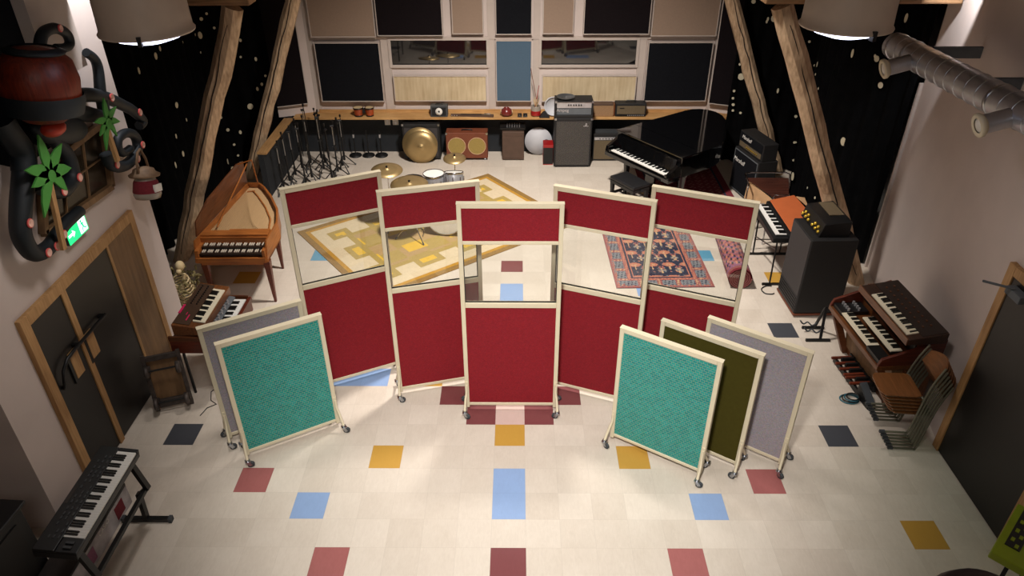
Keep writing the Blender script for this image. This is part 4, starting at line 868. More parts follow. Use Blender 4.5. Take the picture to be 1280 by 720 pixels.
for i in range(6):
    for j in range(3): part('knob', kn, t, (-.1 + i * .045, -.06 + j * .055, .038 + j * .011))
t = thing('drum_skin', 'round white drum head with a dark hole, leaning on the charcoal wall', 'drum head', (.62, 7.33, 0))
m = MB(); m.lathe([(0, 0), (.245, 0), (.255, .01), (.255, .03), (.0, .03)], (0, 0, .262), (0, -1, .12), 40); m.build('head', 'greyhead', t)
m = MB(); m.lathe([(0, 0), (.06, 0), (.06, .004), (0, .004)], (.15, -.034, .24), (0, -1, .12), 24); m.build('hole', 'black', t)
tag(MB().bb(-.09, .09, -.12, .12, .0, .385).build('red_case', 'redplastic', loc=(.785, 6.93, 0)), 'narrow box with a red top and black front beside the black bass cabinet', 'box')
MB().bb(-.088, .088, -.126, -.12, .02, .33).build('front', 'black', bpy.data.objects['red_case'])
# bass stack
t = thing('bass_cabinet', 'tall black bass speaker cabinet with a speckled grille, standing on the stage floor', 'amplifier', (1.215, 6.88, 0), math.radians(.5))
ampbox(MB(), .66, .36, .905, .012).build('cabinet', 'tolex', t, bevel=.012)
MB().bb(-.3, .3, -.186, -.18, .05, .87).build('grille', 'grille', t); corners(t, .66, .36, .905, .012)
b = MB(); b.bb(.17, .26, -.19, -.187, .775, .782).build('badge_bar', 'silver', t)
text('a', .09, 'silver', t, (.215, -.188, .815), (PI / 2, 0, 0), 'badge', shear=.3)
MB().bb(-.3, .3, -.17, .17, 0, .012).build('base_skid', 'black', t)
t = thing('bass_amplifier', 'silver-fronted bass amplifier head standing on the tall black cabinet', 'amplifier', (1.215, 6.88, .92), math.radians(.5))
m = MB().bb(-.33, .33, -.17, .17, .0, .05).bb(-.33, .33, -.17, .17, .28, .3).bb(-.33, -.305, -.17, .17, .05, .28).bb(.305, .33, -.17, .17, .05, .28).bb(-.305, .305, -.1, .17, .05, .28); m.build('case', 'tolex', t, bevel=.006)
MB().bb(-.3, .3, -.15, -.1, .175, .275).build('control_panel', 'silver', t); MB().bb(-.3, .3, -.14, -.1, .052, .172).build('grille_cloth', 'midgrey', t)
kn = MB().cyl((0, 0, 0), (0, -.02, 0), .013, n=10).mesh('knob', 'black')
for x in (-.1, -.06, -.01, .03, .08, .12): part('knob', kn, t, (x, -.15, .228))
text('Ampeg', .075, 'silver', t, (-.2, -.142, .13), (PI / 2, 0, 0)); corners(t, .66, .34, .3)
tag(MB().lathe([(0, 0), (.12, .008), (.155, .03), (.16, .03), (.165, .025), (.155, .02), (.0, -.006)], n=28).build('silver_tray', 'darkgrey', loc=(1.07, 6.87, 1.229)), 'shallow dark round dish lying on the bass amplifier head', 'dish')
t = thing('round_frame_drum', 'pale round frame drum leaning behind the bass amplifier head on the shelf', 'drum', (.88, 7.22, .7935))
m = MB(); m.lathe([(.0, 0), (.165, 0), (.17, .008), (.17, .05), (.155, .05), (.15, .012), (0, .012)], (0, 0, .172), (0, -1, .18), 32); m.build('frame', 'greyhead', t)
t = thing('combo_amplifier', 'olive-brown fronted amplifier on the floor between the bass cabinet and grand piano', 'amplifier', (1.93, 7.12, 0))
ampbox(MB(), .64, .26, .52, .01).build('cabinet', 'tolex', t, bevel=.01)
MB().bb(-.3, .3, -.136, -.13, .04, .4).build('grille', 'amp_olive', t); MB().bb(-.3, .3, -.137, -.13, .41, .46).build('control_panel', 'silver', t); MB().bb(-.28, .28, -.1, .1, .53, .534).build('top_panel', 'darkgrey', t)
kn = MB().cyl((0, 0, 0), (0, -.015, 0), .01, n=8).mesh('knob', 'black')
for k in range(8): part('knob', kn, t, (-.2 + k * .055, -.137, .435))
t = thing('tweed_amplifier', 'tan cloth-covered amplifier head on the shelf right of the bass head', 'amplifier', (1.77, 7.24, .7935))
MB().hexa([(-.27, -.09, 0), (.19, -.09, 0), (.19, .09, 0), (-.27, .09, 0)], [(-.27, -.075, .2), (.2, -.075, .2), (.2, .08, .2), (-.27, .08, .2)]).build('case', 'tweed', t, bevel=.008)
MB().bb(-.25, .18, -.08, .08, .2, .225).build('lid', 'amp_dark', t); MB().bb(.19, .215, -.08, .08, 0, .22).build('end_board', 'walnut', t)
for x in (-.2, -.16): MB().cyl((x, -.088, .05), (x, -.1, .05), .012, n=8).build('knob', 'amp_brown', t)
t = thing('vinyl_amplifier', 'brown-fronted amplifier head in black vinyl, rightmost on the back shelf', 'amplifier', (2.27, 7.24, .7935))
MB().bb(-.275, .275, -.1, .1, 0, .24).build('case', 'tolex', t, bevel=.01); MB().bb(-.25, .25, -.106, -.1, .05, .2).build('grille', 'amp_olive', t); MB().bb(-.25, .25, -.107, -.1, .012, .045).build('control_panel', 'black', t)
kn = MB().cyl((0, 0, 0), (0, -.012, 0), .009, n=8).mesh('knob', 'silver')
for k in range(9): part('knob', kn, t, (-.05 + k * .035, -.107, .028))
MB().bb(-.2, -.12, -.11, -.106, .15, .165).build('badge', 'black', t)
MB().tube([(-.09, 0, .24), (-.07, 0, .265), (.07, 0, .265), (.09, 0, .24)], .012, 6).build('handle', 'black', t)

# things on the shelf
t = thing('bongos', 'pair of small sunburst bongo drums on the shelf at the left', 'bongos', (-2.56, 7.2, .7975))
for x, r in ((-.1, .088), (.105, .08)):
    MB().lathe([(r * .8, 0), (r * .92, .07), (r, .15)], (x, 0, 0), n=24).build('shell', 'burst', t)
    for z in (.008, .145): m = MB(); m.lathe([(r * (.82 if z < .05 else 1), z - .012), (r * (.87 if z < .05 else 1.05), z - .012), (r * (.87 if z < .05 else 1.05), z + .012), (r * (.82 if z < .05 else .99), z + .012)], (x, 0, 0), n=24); m.build('hoop', 'darksteel', t)
    MB().cyl((x, 0, .15), (x, 0, .153), r * .98, n=24).build('skin', 'skin', t)
MB().bb(-.03, .03, -.03, .03, .05, .13).build('bridge', 'black', t)
t = thing('tape_player', 'old dark portable player with one round pale reel on the shelf', 'tape player', (-1.19, 7.22, .7935))
MB().hexa([(-.155, -.09, 0), (.155, -.09, 0), (.155, .07, 0), (-.155, .07, 0)], [(-.155, -.05, .2), (.155, -.05, .2), (.155, .07, .2), (-.155, .07, .2)]).build('case', 'darkgrey', t, bevel=.008)
MB().plate([(-.125, -.089, .03), (.125, -.089, .03), (.125, -.063, .165), (-.125, -.063, .165)], (0, -.005, 0)).build('front_panel', 'black', t)
m = MB(); m.lathe([(.02, 0), (.062, 0), (.065, .01), (.02, .014)], (.0, -.083, .098), (0, -1, .2), 24); m.build('reel', 'paper', t)
MB().tube([(-.06, .0, .2), (-.05, .0, .218), (.05, .0, .218), (.06, .0, .2)], .008, 6).build('handle', 'black', t)
t = thing('lap_steel_guitar', 'dark lap steel guitar lying lengthwise on the shelf', 'lap steel guitar', (-.6, 7.17, .792), math.radians(-3))
MB().prism([(-.38, -.025), (-.2, -.028), (.2, -.036), (.39, -.04), (.4, 0), (.39, .04), (.2, .036), (-.2, .028), (-.38, .025)], .002, .035).build('body', 'amp_dark', t, bevel=.004)
MB().bb(-.2, .18, -.022, .022, .035, .041).build('fingerboard', 'black', t); MB().bb(.22, .34, -.03, .03, .035, .052).build('pickup_cover', 'chrome', t, bevel=.006)
for k in range(6): MB().cyl((-.36 + (k % 3) * .045, (.02 if k < 3 else -.02), .02), (-.36 + (k % 3) * .045, (.045 if k < 3 else -.045), .02), .008, n=8).build('tuning_peg', 'silver', t)
t = thing('red_pot', 'round glazed dark red pot with tan sides on the shelf left of the stick jar', 'pot', (.03, 7.2, .7935))
MB().lathe([(0, 0), (.06, 0), (.1, .03), (.108, .07), (.095, .11), (.06, .135), (.05, .15), (.04, .148), (.045, .13), (0, .128)], n=28).build('body', 'claret', t)
for s in (-1, 1): MB().sph((s * .095, 0, .07), .035, (.6, .9, 1.2)).build('tan_patch', 'skin', t)
for k, (x, c) in enumerate(((.27, 'bluebox'), (.37, 'black'))):
    t = thing('effect_pedal', ['small greenish dark pedal lying on the shelf beside the red pot', 'small black pedal lying on the shelf just left of the stick jar'][k], 'effect pedal', (x, 7.16, .7935))
    MB().hexa([(-.04, -.05, 0), (.04, -.05, 0), (.04, .05, 0), (-.04, .05, 0)], [(-.038, -.045, .02), (.038, -.045, .02), (.038, .048, .045), (-.038, .048, .045)]).build('case', c, t, bevel=.004); MB().cyl((0, -.02, .025), (0, -.02, .038), .01, n=8).build('switch', 'steel', t)
t = thing('stick_jar', 'red-wrapped jar of drumsticks on the shelf, by the blue panel edge', 'jar', (.56, 7.2, .7935))
MB().lathe([(0, 0), (.07, 0), (.088, .025), (.09, .14), (.078, .165), (.082, .185), (.07, .185), (.07, .16), (.08, .14), (.078, .03), (0, .02)], n=24).build('jar', 'amber', t)
MB().lathe([(.0895, .02), (.0915, .03), (.092, .1), (.09, .105)], n=24).build('red_wrap', 'redplastic', t)
rnd = random.Random(3)
for k, (dx, dz, c) in enumerate(((-.04, .3, 'skin'), (-.02, .34, 'skin'), (.01, .31, 'skin'), (.03, .36, 'tan'), (.05, .56, 'redplastic'), (-.1, .86, 'amp_brown'), (.06, .3, 'skin'))):
    o = MB().tube([(-dx * .6, rnd.uniform(-.03, .03), .03), (dx, rnd.uniform(-.04, .04), dz)], .008 if dz < .5 else .006, 6).build('drumstick', c); o.location = (.56, 7.2, .794)
    tag(o, {.56: 'long red beater standing in the stick jar', .86: 'longest thin brown stick rising from the stick jar'}.get(dz, 'wooden drumstick standing in the stick jar on the shelf'), 'drumstick', 'drumsticks in the jar')
tag(MB().hexa([(-.1, -.05, 0), (.09, -.05, 0), (.09, .05, 0), (-.1, .05, 0)], [(-.02, -.03, .1), (.02, -.03, .1), (.02, .03, .1), (-.02, .03, .1)]).build('black_wedge', 'black', loc=(.72, 7.13, .7935)), 'small black wedge on the shelf between the stick jar and round frame drum', 'wedge')
t = thing('wall_socket', 'double white wall socket on the charcoal wall left of the big cymbals', 'socket', (-2.12, 7.448, .6))
for x in (-.075, .075): MB().bb(x - .055, x + .055, -.012, 0, -.07, .07).build('socket_frame', 'paper', t, bevel=.004)
for x in (-.075, .075):
    for z in (-.03, .03): MB().cyl((x, -.015, z), (x, -.011, z), .02, n=12).build('outlet', 'silver', t)

# grand piano
t = thing('grand_piano', 'black grand piano with a closed lid, keyboard facing the stage, at the back right', 'piano', (2.18, 5.35, .0108), math.radians(-54.6))
ol = [(-.66, .12), (.8, .12), (.8, .75), (.72, 1.05), (.5, 1.4), (.22, 1.72), (.0, 1.98), (-.2, 2.1), (-.45, 2.08), (-.6, 1.95), (-.66, 1.75)]
# curved tail by smoothing
def chaikin(P, n, keep):
    for _ in range(n):
        Q = []
        for i in range(len(P)):
            a, b = Vector(P[i]), Vector(P[(i + 1) % len(P)])
            if i in keep and (i + 1) % len(P) in keep: Q += [tuple(a)] ; continue
            Q += [tuple(a.lerp(b, .25)), tuple(a.lerp(b, .75))]
        P = Q; keep = set()
    return P
ol = ol[:3] + [tuple(p) for p in [(.8, .75), (.785, .9), (.72, 1.1), (.6, 1.3), (.42, 1.52), (.22, 1.74), (.05, 1.92), (-.12, 2.04), (-.3, 2.09), (-.46, 2.06), (-.58, 1.98), (-.645, 1.86), (-.66, 1.7)]][1:]
MB().prism(ol, .64, .955).build('case', 'lacquer', t, bevel=.008)
lidp = [(x * 1.015 - .001, y if y > .2 else .5) for x, y in ol]
MB().prism([(x * 1.015, y * 1.006 if y > .2 else .52) for x, y in ol], .958, .983).build('lid', 'lacquer', t, bevel=.005)
MB().bb(-.67, .812, .1, .515, .958, .983).build('front_flap', 'lacquer', t, bevel=.005)
MB().bb(-.66, .8, -.14, .12, .6, .668).build('key_bed', 'lacquer', t, bevel=.006)
for x in (-.66, .735): MB().hexa([(x, -.14, .668), (x + .065, -.14, .668), (x + .065, .12, .668), (x, .12, .668)], [(x, -.12, .76), (x + .065, -.12, .76), (x + .065, .12, .88), (x, .12, .88)]).build('arm', 'lacquer', t, bevel=.008)
MB().hexa([(-.595, .03, .72), (.735, .03, .72), (.735, .12, .72), (-.595, .12, .72)], [(-.595, .07, .93), (.735, .07, .93), (.735, .12, .93), (-.595, .12, .93)]).build('fall_board', 'lacquer', t)
keyboard(t, 52, 1.225, .15, (-.54, -.115, .715), first=5)
for x in (-.595, .69): MB().bb(x, x + .045, -.12, .03, .668, .715).build('key_block', 'lacquer', t)
for x, y in ((-.56, .3), (.68, .3), (-.35, 1.8)):
    m = MB(); m.lathe([(.03, .05), (.045, .07), (.05, .12), (.04, .16), (.055, .3), (.075, .56), (.085, .6), (.085, .64)], (x, y, 0), n=16); o = m.build('leg', 'lacquer', t)
    MB().cyl((x - .015, y, .027), (x + .015, y, .027), .027, n=14).build('caster', 'brass', o)
m = MB().bb(-.06, .14, .25, .29, .12, .64); m.bb(-.08, .16, .2, .32, .08, .14); m.build('pedal_lyre', 'lacquer', t)
for x in (-.03, .04, .11): MB().bb(x - .012, x + .012, .1, .22, .085, .1).build('pedal', 'brass', t, bevel=.004)
t = thing('piano_bench', 'black cushioned piano bench in front of the grand piano keyboard', 'bench', (2.03, 5.12, 0), math.radians(-57))
MB().bb(-.29, .29, -.175, .175, .415, .475).build('seat_cushion', 'leather', t, bevel=.02)
MB().bb(-.285, .285, -.17, .17, .36, .412).build('seat_frame', 'black', t, bevel=.005)
for x in (-.25, .25):
    for y in (-.14, .14): MB().hexa([(x - .018, y - .018, 0), (x + .018, y - .018, 0), (x + .018, y + .018, 0), (x - .018, y + .018, 0)], [(x - .028, y - .028, .36), (x + .028, y - .028, .36), (x + .028, y + .028, .36), (x - .028, y + .028, .36)]).build('leg', 'black', t)
for x in (-.25, .25): MB().bb(x - .012, x + .012, -.12, .12, .16, .2).build('stretcher', 'black', t)
MB().bb(-.238, .238, -.012, .012, .17, .19).build('stretcher', 'black', t)
for x in (-.3, .3): MB().cyl((x - .02, 0, .385), (x + .02, 0, .385), .022, n=12).build('height_knob', 'black', t)
# ================================================================== right side
# guitar stack
an = math.radians(-76)
t = thing('guitar_cabinet', 'black guitar speaker cabinet with white script badge, beside the grand piano', 'amplifier', (4.115, 5.53, 0), an)
# local -y is the front (faces world -x)
MB().bb(-.38, .38, -.17, .17, .02, .75).build('cabinet', 'tolex', t, bevel=.014)
MB().bb(-.345, .345, -.176, -.17, .06, .71).build('grille', 'blackcloth', t)
m = MB()
for a, b, c, d in ((-.36, -.345, .045, .725), (.345, .36, .045, .725), (-.345, .345, .045, .06), (-.345, .345, .71, .725)): m.bb(a, b, -.178, -.17, c, d)
m.build('piping', 'midgrey', t)
text('Marshall', .1, 'paper', t, (-.19, -.178, .56), (PI / 2, 0, 0), shear=.35)
for x in (-.3, .3): MB().bb(x - .03, x + .03, -.14, .14, 0, .02).build('foot', 'rubber', t)
t = thing('valve_amplifier', 'black guitar amplifier head with white script badge, on the guitar cabinet', 'amplifier', (4.115, 5.53, .752), an)
MB().bb(-.37, .37, -.13, .13, 0, .28).build('case', 'tolex', t, bevel=.012)
MB().bb(-.34, .34, -.136, -.13, .13, .26).build('grille', 'blackcloth', t); MB().bb(-.33, .33, -.137, -.13, .03, .11).build('control_panel', 'amp_olive', t)
text('Marshall', .085, 'paper', t, (-.14, -.138, .2), (PI / 2, 0, 0), shear=.35)
kn = MB().cyl((0, 0, 0), (0, -.015, 0), .011, n=8).mesh('knob', 'gold')
for k in range(8): part('knob', kn, t, (-.1 + k * .045, -.137, .07))

# xylophone: dark bars narrowing towards the viewer
t = thing('xylophone', 'dark wooden bar xylophone on a chrome tube frame, behind the orange-lidded keyboard', 'xylophone', (3.98, 4.2, 0))
NB = 18
for k in range(NB):
    q = k / (NB - 1); y = .34 - q * .66; l0, l1 = -.30 + .22 * q, .34 - .2 * q
    MB().bb(l0, l1, y - .014, y + .014, .735, .752).build('bar', 'rosewood', t, bevel=.003)
m = MB().bar((-.2, .36, .725), (-.03, -.34, .725), .02, .018).bar((.24, .36, .725), (.1, -.34, .725), .02, .018); m.build('bar_rail', 'black', t)
MB().plate([(-.24, .34, .71), (-.07, -.36, .71), (-.09, -.36, .56), (-.26, .34, .42)], (-.015, 0, 0)).build('resonator_board', 'tan', t)
MB().tube([(-.36, .0, .02), (-.36, .0, .7), (-.34, .06, .78), (-.3, .4, .8), (-.2, .42, .81), (.3, .42, .81), (.36, .38, .8), (.36, .3, .7), (.36, .3, .02)], .013, 8).build('tube_frame', 'chrome', t)
MB().tube([(-.12, -.38, .72), (-.1, -.4, .82), (.08, -.4, .82), (.1, -.38, .72)], .01, 8).build('end_hoop', 'chrome', t)
for x, y in ((-.12, -.36), (.14, -.36)): MB().tube([(x, y, .72), (x, y, .0)], .012, 8).build('leg', 'chrome', t)
MB().bar((-.36, .0, .2), (.36, .3, .2), .02, .02).build('stretcher', 'chrome', t)
tag(MB().lathe([(0, 0), (.0, .0)]).build('x', 'black'), 'x', 'x') if 0 else None

# electric piano with an orange lid, seen from its left end
t = thing('electric_piano', 'black electric piano with a broad orange lid, keys facing the red gobos', 'electric piano', (3.52, 3.62, 0), math.radians(-90))
# local x = world -y, local y = world +x
MB().bb(0, 1.0, 0, .24, .70, .775).build('key_case', 'black', t, bevel=.01)
keyboard(t, 28, .88, .14, (.06, .045, .8))
MB().hexa([(0, .19, .775), (1.0, .19, .775), (1.0, .24, .775), (0, .24, .775)], [(0, .2, .82), (1.0, .2, .82), (1.0, .24, .82), (0, .24, .82)]).build('name_rail', 'black', t)
MB().hexa([(-.02, .24, .70), (1.0, .24, .70), (.86, .66, .70), (-.1, .6, .70)], [(-.02, .24, .825), (1.0, .24, .825), (.86, .66, .865), (-.1, .6, .865)]).build('lid', 'orange', t, bevel=.006)
MB().plate([(-.02, .6, .868), (.3, .66, .868), (-.02, .72, .85)], (0, 0, .012)).build('tan_board', 'tan', t)
for x in (.08, .9):
    MB().tube([(x, .1, .70), (x, .12, .02)], .012, 8).build('leg', 'darksteel', t); MB().tube([(x, .5, .70), (x, .5, .02)], .012, 8).build('leg', 'darksteel', t)
    MB().bb(x - .014, x + .014, .02, .66, .0, .03).build('foot_bar', 'darksteel', t)
MB().tube([(.08, .11, .3), (.9, .11, .55)], .009, 8).build('brace', 'steel', t); MB().tube([(.08, .11, .25), (.08, .5, .25)], .009, 8).build('brace', 'steel', t); MB().tube([(.0, .12, .5), (.0, -.12, .32)], .009, 8).build('sustain_arm', 'steel', t)
kn = MB().cyl((0, 0, 0), (0, 0, .015), .012, n=8).mesh('knob', 'silver')
for k in range(4): part('knob', kn, t, (.02, .06 + k * .03, .776))

# big black rotary-style cabinet with a small amp head on it
t = thing('tall_speaker_cabinet', 'large black speaker cabinet with a grey slatted front, beside the right front post', 'amplifier', (4.0, 2.27, 0), math.radians(-88))
MB().bb(-.3, .3, -.29, .28, .05, 1.1).build('cabinet', 'tolex', t, bevel=.012)
MB().bb(-.285, .285, -.297, -.29, .3, 1.085).build('front_panel', 'greyfront', t)
MB().bb(-.285, .285, -.297, -.29, .06, .285).build('lower_panel', 'greyfront', t)
sl_ = MB().bb(-.27, .27, -.01, 0, 0, .012).mesh('slat', 'darksteel')
for z in (.1, .14, .18, .22, .26): part('slat', sl_, t, (0, -.297, z))
MB().bb(-.31, .31, -.3, .29, .03, .05).build('plinth', 'amp_brown', t)
for x in (-.25, .25):
    for y in (-.23, .23): MB().cyl((x - .015, y, .0155), (x + .015, y, .0155), .015, n=12).build('caster', 'rubber', t)
t = thing('amplifier_chassis', 'small dark amplifier with two rows of gold knobs, on the large black cabinet', 'amplifier', (3.98, 2.34, 1.102), math.radians(-88))
MB().hexa([(-.29, -.17, 0), (.29, -.17, 0), (.29, .2, 0), (-.29, .2, 0)], [(-.29, -.12, .17), (.29, -.12, .17), (.29, .2, .2), (-.29, .2, .2)]).build('case', 'black', t, bevel=.008)
MB().bb(-.25, .1, .0, .18, .19, .2).build('olive_top', 'amp_olive', t)
kn = MB().lathe([(0, 0), (.02, 0), (.022, .006), (.016, .022), (0, .024)], ax=(0, -.95, .28), n=12).mesh('knob', 'gold')
for k in range(5): part('knob', kn, t, (-.25 + k * .045, -.158 + .012 * (k % 2), .05 + .04 * (k % 2))); part('knob', kn, t, (.06 + k * .045, -.158 + .012 * (k % 2), .05 + .04 * (k % 2)))

# folding stand on the floor near the organ
t = thing('floor_stand', 'small black folding floor stand with hooked arms, in front of the large black cabinet', 'stand', (3.88, 1.58, 0), 0)
MB().bb(-.17, .12, -.14, -.11, .0, .03).build('foot_bar', 'darksteel', t); MB().bb(-.13, .14, .12, .15, .0, .03).build('foot_bar', 'darksteel', t)
MB().bar((0, -.125, .02), (.03, .0, .42), .03, .02).build('upright', 'darksteel', t); MB().bar((.02, .135, .02), (.03, .01, .4), .03, .02).build('upright', 'darksteel', t)
for y in (-.07, .08): MB().tube(smooth([(.01, y, .13), (-.05, y - .02, .1), (-.1, y + .01, .13), (-.15, y, .11), (-.2, y, .16)]), .009, 8).build('hook', 'rubber', t)
tag(MB().tube(smooth([(3.66, 2.68, .008), (3.58, 2.68, .008), (3.5, 2.6, .008), (3.52, 2.5, .008), (3.6, 2.48, .008), (3.64, 2.5, .008)]), .008, 6).build('cable', 'black'), 'black cable looping over the yellow tile left of the large cabinet', 'cable')

# tonewheel organ against the splayed wall, a small synthesizer on top
t = thing('organ', 'walnut console organ with two manuals and a pedalboard along the right wall', 'organ', (3.69, -.06, 0), math.radians(-86) + PI)
t.rotation_euler.z = math.radians(94 - 180 + 90 - 90)
t.location = (3.78, 1.28, 0)
# local x runs from the far end towards the viewer (world -y), local y into the wall (world +x)
W = 1.13
MB().bb(0.02, W - .02, .33, .62, .0, .6).build('lower_case', 'walnutx', t)
MB().hexa([(.06, .30, .1), (W - .06, .30, .1), (W - .06, .33, .1), (.06, .33, .1)], [(.06, .2, .6), (W - .06, .2, .6), (W - .06, .33, .6), (.06, .33, .6)]).build('knee_panel', 'panelwood', t)
MB().bb(.0, W, .0, .64, .6, .655).build('key_deck', 'walnutx', t, bevel=.005)
for x in (0, W - .035): MB().hexa([(x, -.0, .655), (x + .035, -.0, .655), (x + .035, .64, .655), (x, .64, .655)], [(x, .03, .74), (x + .035, .03, .74), (x + .035, .64, .96), (x, .64, .96)]).build('cheek', 'mahog', t, bevel=.006)
MB().bb(.035, W - .035, .36, .64, .655, .94).build('upper_case', 'walnutx', t)
MB().bb(.035, W - .035, .345, .36, .76, .9).build('drawbar_panel', 'black', t)
keyboard(t, 26, .6, .125, (.235, .03, .70), wm='ivory', first=3); keyboard(t, 26, .6, .125, (.42, .16, .765), wm='ivory', first=3)
MB().bb(.035, .23, .03, .34, .655, .70).build('preset_panel', 'black', t); MB().bb(.84, W - .035, .02, .155, .655, .705).build('end_block', 'black', t)
db = MB().bb(-.035, .035, -.03, 0, -.01, .012).mesh('drawbar_group', 'ivory')
for k in range(6): part('drawbar_group', db, t, (.17 + k * .155, .345, .84))
kn = MB().cyl((0, 0, 0), (0, 0, .03), .014, n=8).mesh('knob', 'silver')
for k in range(8): part('knob', kn, t, (.065 + .045 * (k % 4), .12 + .12 * (k // 4), .70))
for x in (.02, W - .08): MB().hexa([(x, .28, 0), (x + .06, .28, 0), (x + .06, .36, 0), (x, .36, 0)], [(x, .02, .6), (x + .06, .02, .6), (x + .06, .1, .6), (x, .1, .6)]).build('leg', 'walnut', t)
for k in range(11):
    x = .26 + k * .05; sharp = k % 7 in (1, 3, 5)
    MB().bb(x - .014, x + .014, (.05 if not sharp else .14), .31, .07, .095 if not sharp else .12).build('pedal', 'mahog' if not sharp else 'black', t, bevel=.003)
MB().bb(.22, .8, .28, .32, .02, .11).build('pedal_frame', 'black', t); MB().bb(.22, .8, .1, .13, .0, .06).build('pedal_rail', 'black', t)
t2 = thing('synthesizer', 'dark brown synthesizer standing on top of the console organ', 'synthesizer', (0, 0, 0), t.rotation_euler.z)
t2.location = (3.97, 1.1, .963)
MB().hexa([(0, 0, 0), (1.0, 0, 0), (1.0, .4, 0), (0, .4, 0)], [(0, 0, .06), (1.0, 0, .06), (1.0, .4, .12), (0, .4, .12)]).build('case', 'darkwood', t2, bevel=.006)
sl = math.atan2(.06, .4)
keyboard(t2, 26, .72, .12, (.2, .02, .075), wm='ivory', rot=(sl, 0, 0))
m = MB(); m.X = Matrix.Translation((0, 0, .06)) @ Matrix.Rotation(sl, 4, 'X'); m.bb(.02, .98, .15, .4, .0005, .006); m.build('control_panel', 'darkpanel', t2)
sw = MB().bb(-.012, .012, -.008, .008, 0, .01).mesh('switch', 'walnut')
for k in range(20): part('switch', sw, t2, (.12 + (k % 10) * .08, .22 + .08 * (k // 10), .066 + (.22 + .08 * (k // 10)) * .15))
MB().bb(.0, 1.0, -.012, 0, .0, .075).build('front_rail', 'walnutx', t2)
# coil of cable and a small black box in front of the pedals
t = thing('cable_coil', 'coil of teal and black cable lying by the organ pedals', 'cable', (3.83, .4, 0))
for k in range(4):
    MB().tube([((.1 - .012 * k) * math.cos(a) + .01 * k, (.075 - .006 * k) * math.sin(a), .009 + .012 * k) for a in [2 * PI * q / 24 for q in range(24)]], .0075, 6, True).build('loop', 'tealcable' if k % 2 == 0 else 'black', t)
t = thing('volume_pedal', 'black wedge-shaped foot pedal beside the cable coil', 'pedal', (3.99, .36, 0), .15)
MB().hexa([(-.05, -.12, 0), (.05, -.12, 0), (.05, .12, 0), (-.05, .12, 0)], [(-.045, -.1, .05), (.045, -.1, .05), (.045, .12, .17), (-.045, .12, .17)]).build('body', 'black', t, bevel=.005)
MB().hexa([(-.04, -.1, .055), (.04, -.1, .055), (.04, .12, .175), (-.04, .12, .175)], [(-.04, -.1, .06), (.04, -.1, .06), (.04, .12, .182), (-.04, .12, .182)]).build('tread', 'rubber', t)

# stack of school chairs: steel tube, plywood seat and back, facing away from the wall
def chair_proto(label, group, loc, rz):
    t = thing('stacking_chair', label, 'chair', loc, rz, group)
    # local +x to the chair's front, y across
    for s in (-1, 1):
        y = s * .205
        MB().tube(smooth([(.13, y, .0125), (.02, y, .012), (-.09, y, .013), (-.13, y, .04), (-.165, y * .98, .42), (-.2, y * .94, .62), (-.26, y * .9, .80)], 4), .0115, 8).build('side_frame', 'chairtube', t)
        MB().tube([(-.168, y * .97, .424), (-.168, s * .155, .424), (-.15, s * .15, .424), (.0, s * .148, .424), (.17, s * .145, .424)], .0105, 8).build('seat_rail', 'chairtube', t)
        MB().bb(.09, .14, y - .013, y + .013, 0, .027).build('glide', 'rubber', t)
    MB().tube([(.05, -.15, .422), (.05, .15, .422)], .009, 6).build('cross_tube', 'chairtube', t)
    P = [(.2, -.14), (.215, -.1), (.22, 0), (.215, .1), (.2, .14), (.17, .168), (-.1, .178), (-.145, .165), (-.16, .12), (-.16, -.12), (-.145, -.165), (-.1, -.178), (.17, -.168)]
    MB().prism(P, .436, .448).build('seat', 'chairwood', t, bevel=.004)
    m = MB()
    for k in range(10):
        a0, a1 = -1 + 2 * k / 10, -1 + 2 * (k + 1) / 10
        f = lambda a, z: (-.215 - (z - .6) * .38 - .045 * (1 - a * a), a * (.166 - max(0, z - .74) * .3), z)
        p = [f(a0, .6 + .03 * abs(a0)), f(a1, .6 + .03 * abs(a1)), f(a1, .80 - .04 * a1 * a1), f(a0, .80 - .04 * a0 * a0)]
        m.plate(p, (-.011, 0, 0))
    m.build('backrest', 'chairwood', t); return t
CG = 'stacked school chairs'
c0 = None
for k in range(6):
    lab = 'plywood and grey steel school chair, topmost of the stack by the right door' if k == 5 else ('plywood and grey steel school chair, bottom of the stack by the right door' if k == 0 else 'grey steel school chair inside the stack by the right door, only its edges showing')
    loc = (4.085 - .028 * k, -.13, .044 * k); rz = PI - math.radians(4)
    c0 = chair_proto(lab, CG, loc, rz) if k == 0 else dup(c0, loc, rz, lab, CG)

# lime keyboard cropped at the right edge
t = thing('lime_keyboard', 'lime green keyboard on a stand, cropped by the bottom right corner', 'keyboard', (3.84, -2.276, .74), math.radians(44))
MB().bb(-.04, .6, -.16, .2, 0, .07).build('case', 'lime', t, bevel=.01)
keyboard(t, 18, .52, .13, (.05, -.145, .082), bed='lime')
MB().bb(.1, .56, .05, .15, .07, .076).build('control_panel', 'black', t)
bm = MB().bb(-.02, .02, -.012, .012, 0, .006).mesh('button', 'lime')
for k in range(8): part('button', bm, t, (.13 + .055 * k, .1 + (.02 if k % 2 else -.02), .076))
t = thing('keyboard_stand', 'black crossed stand under the lime green keyboard', 'stand', (4.03, -2.07, 0), math.radians(44))
for s in (-1, 1): MB().bar((s * .2, s * .05, .715), (-s * .2, s * .05, .0), .035, .03, up=(0, 1, 0)).build('cross_leg', 'darksteel', t)
MB().bar((-.2, -.16, .715), (-.2, .14, .715), .03, .02).build('support_arm', 'darksteel', t); MB().bar((.2, -.16, .715), (.2, .14, .715), .03, .02).build('support_arm', 'darksteel', t)

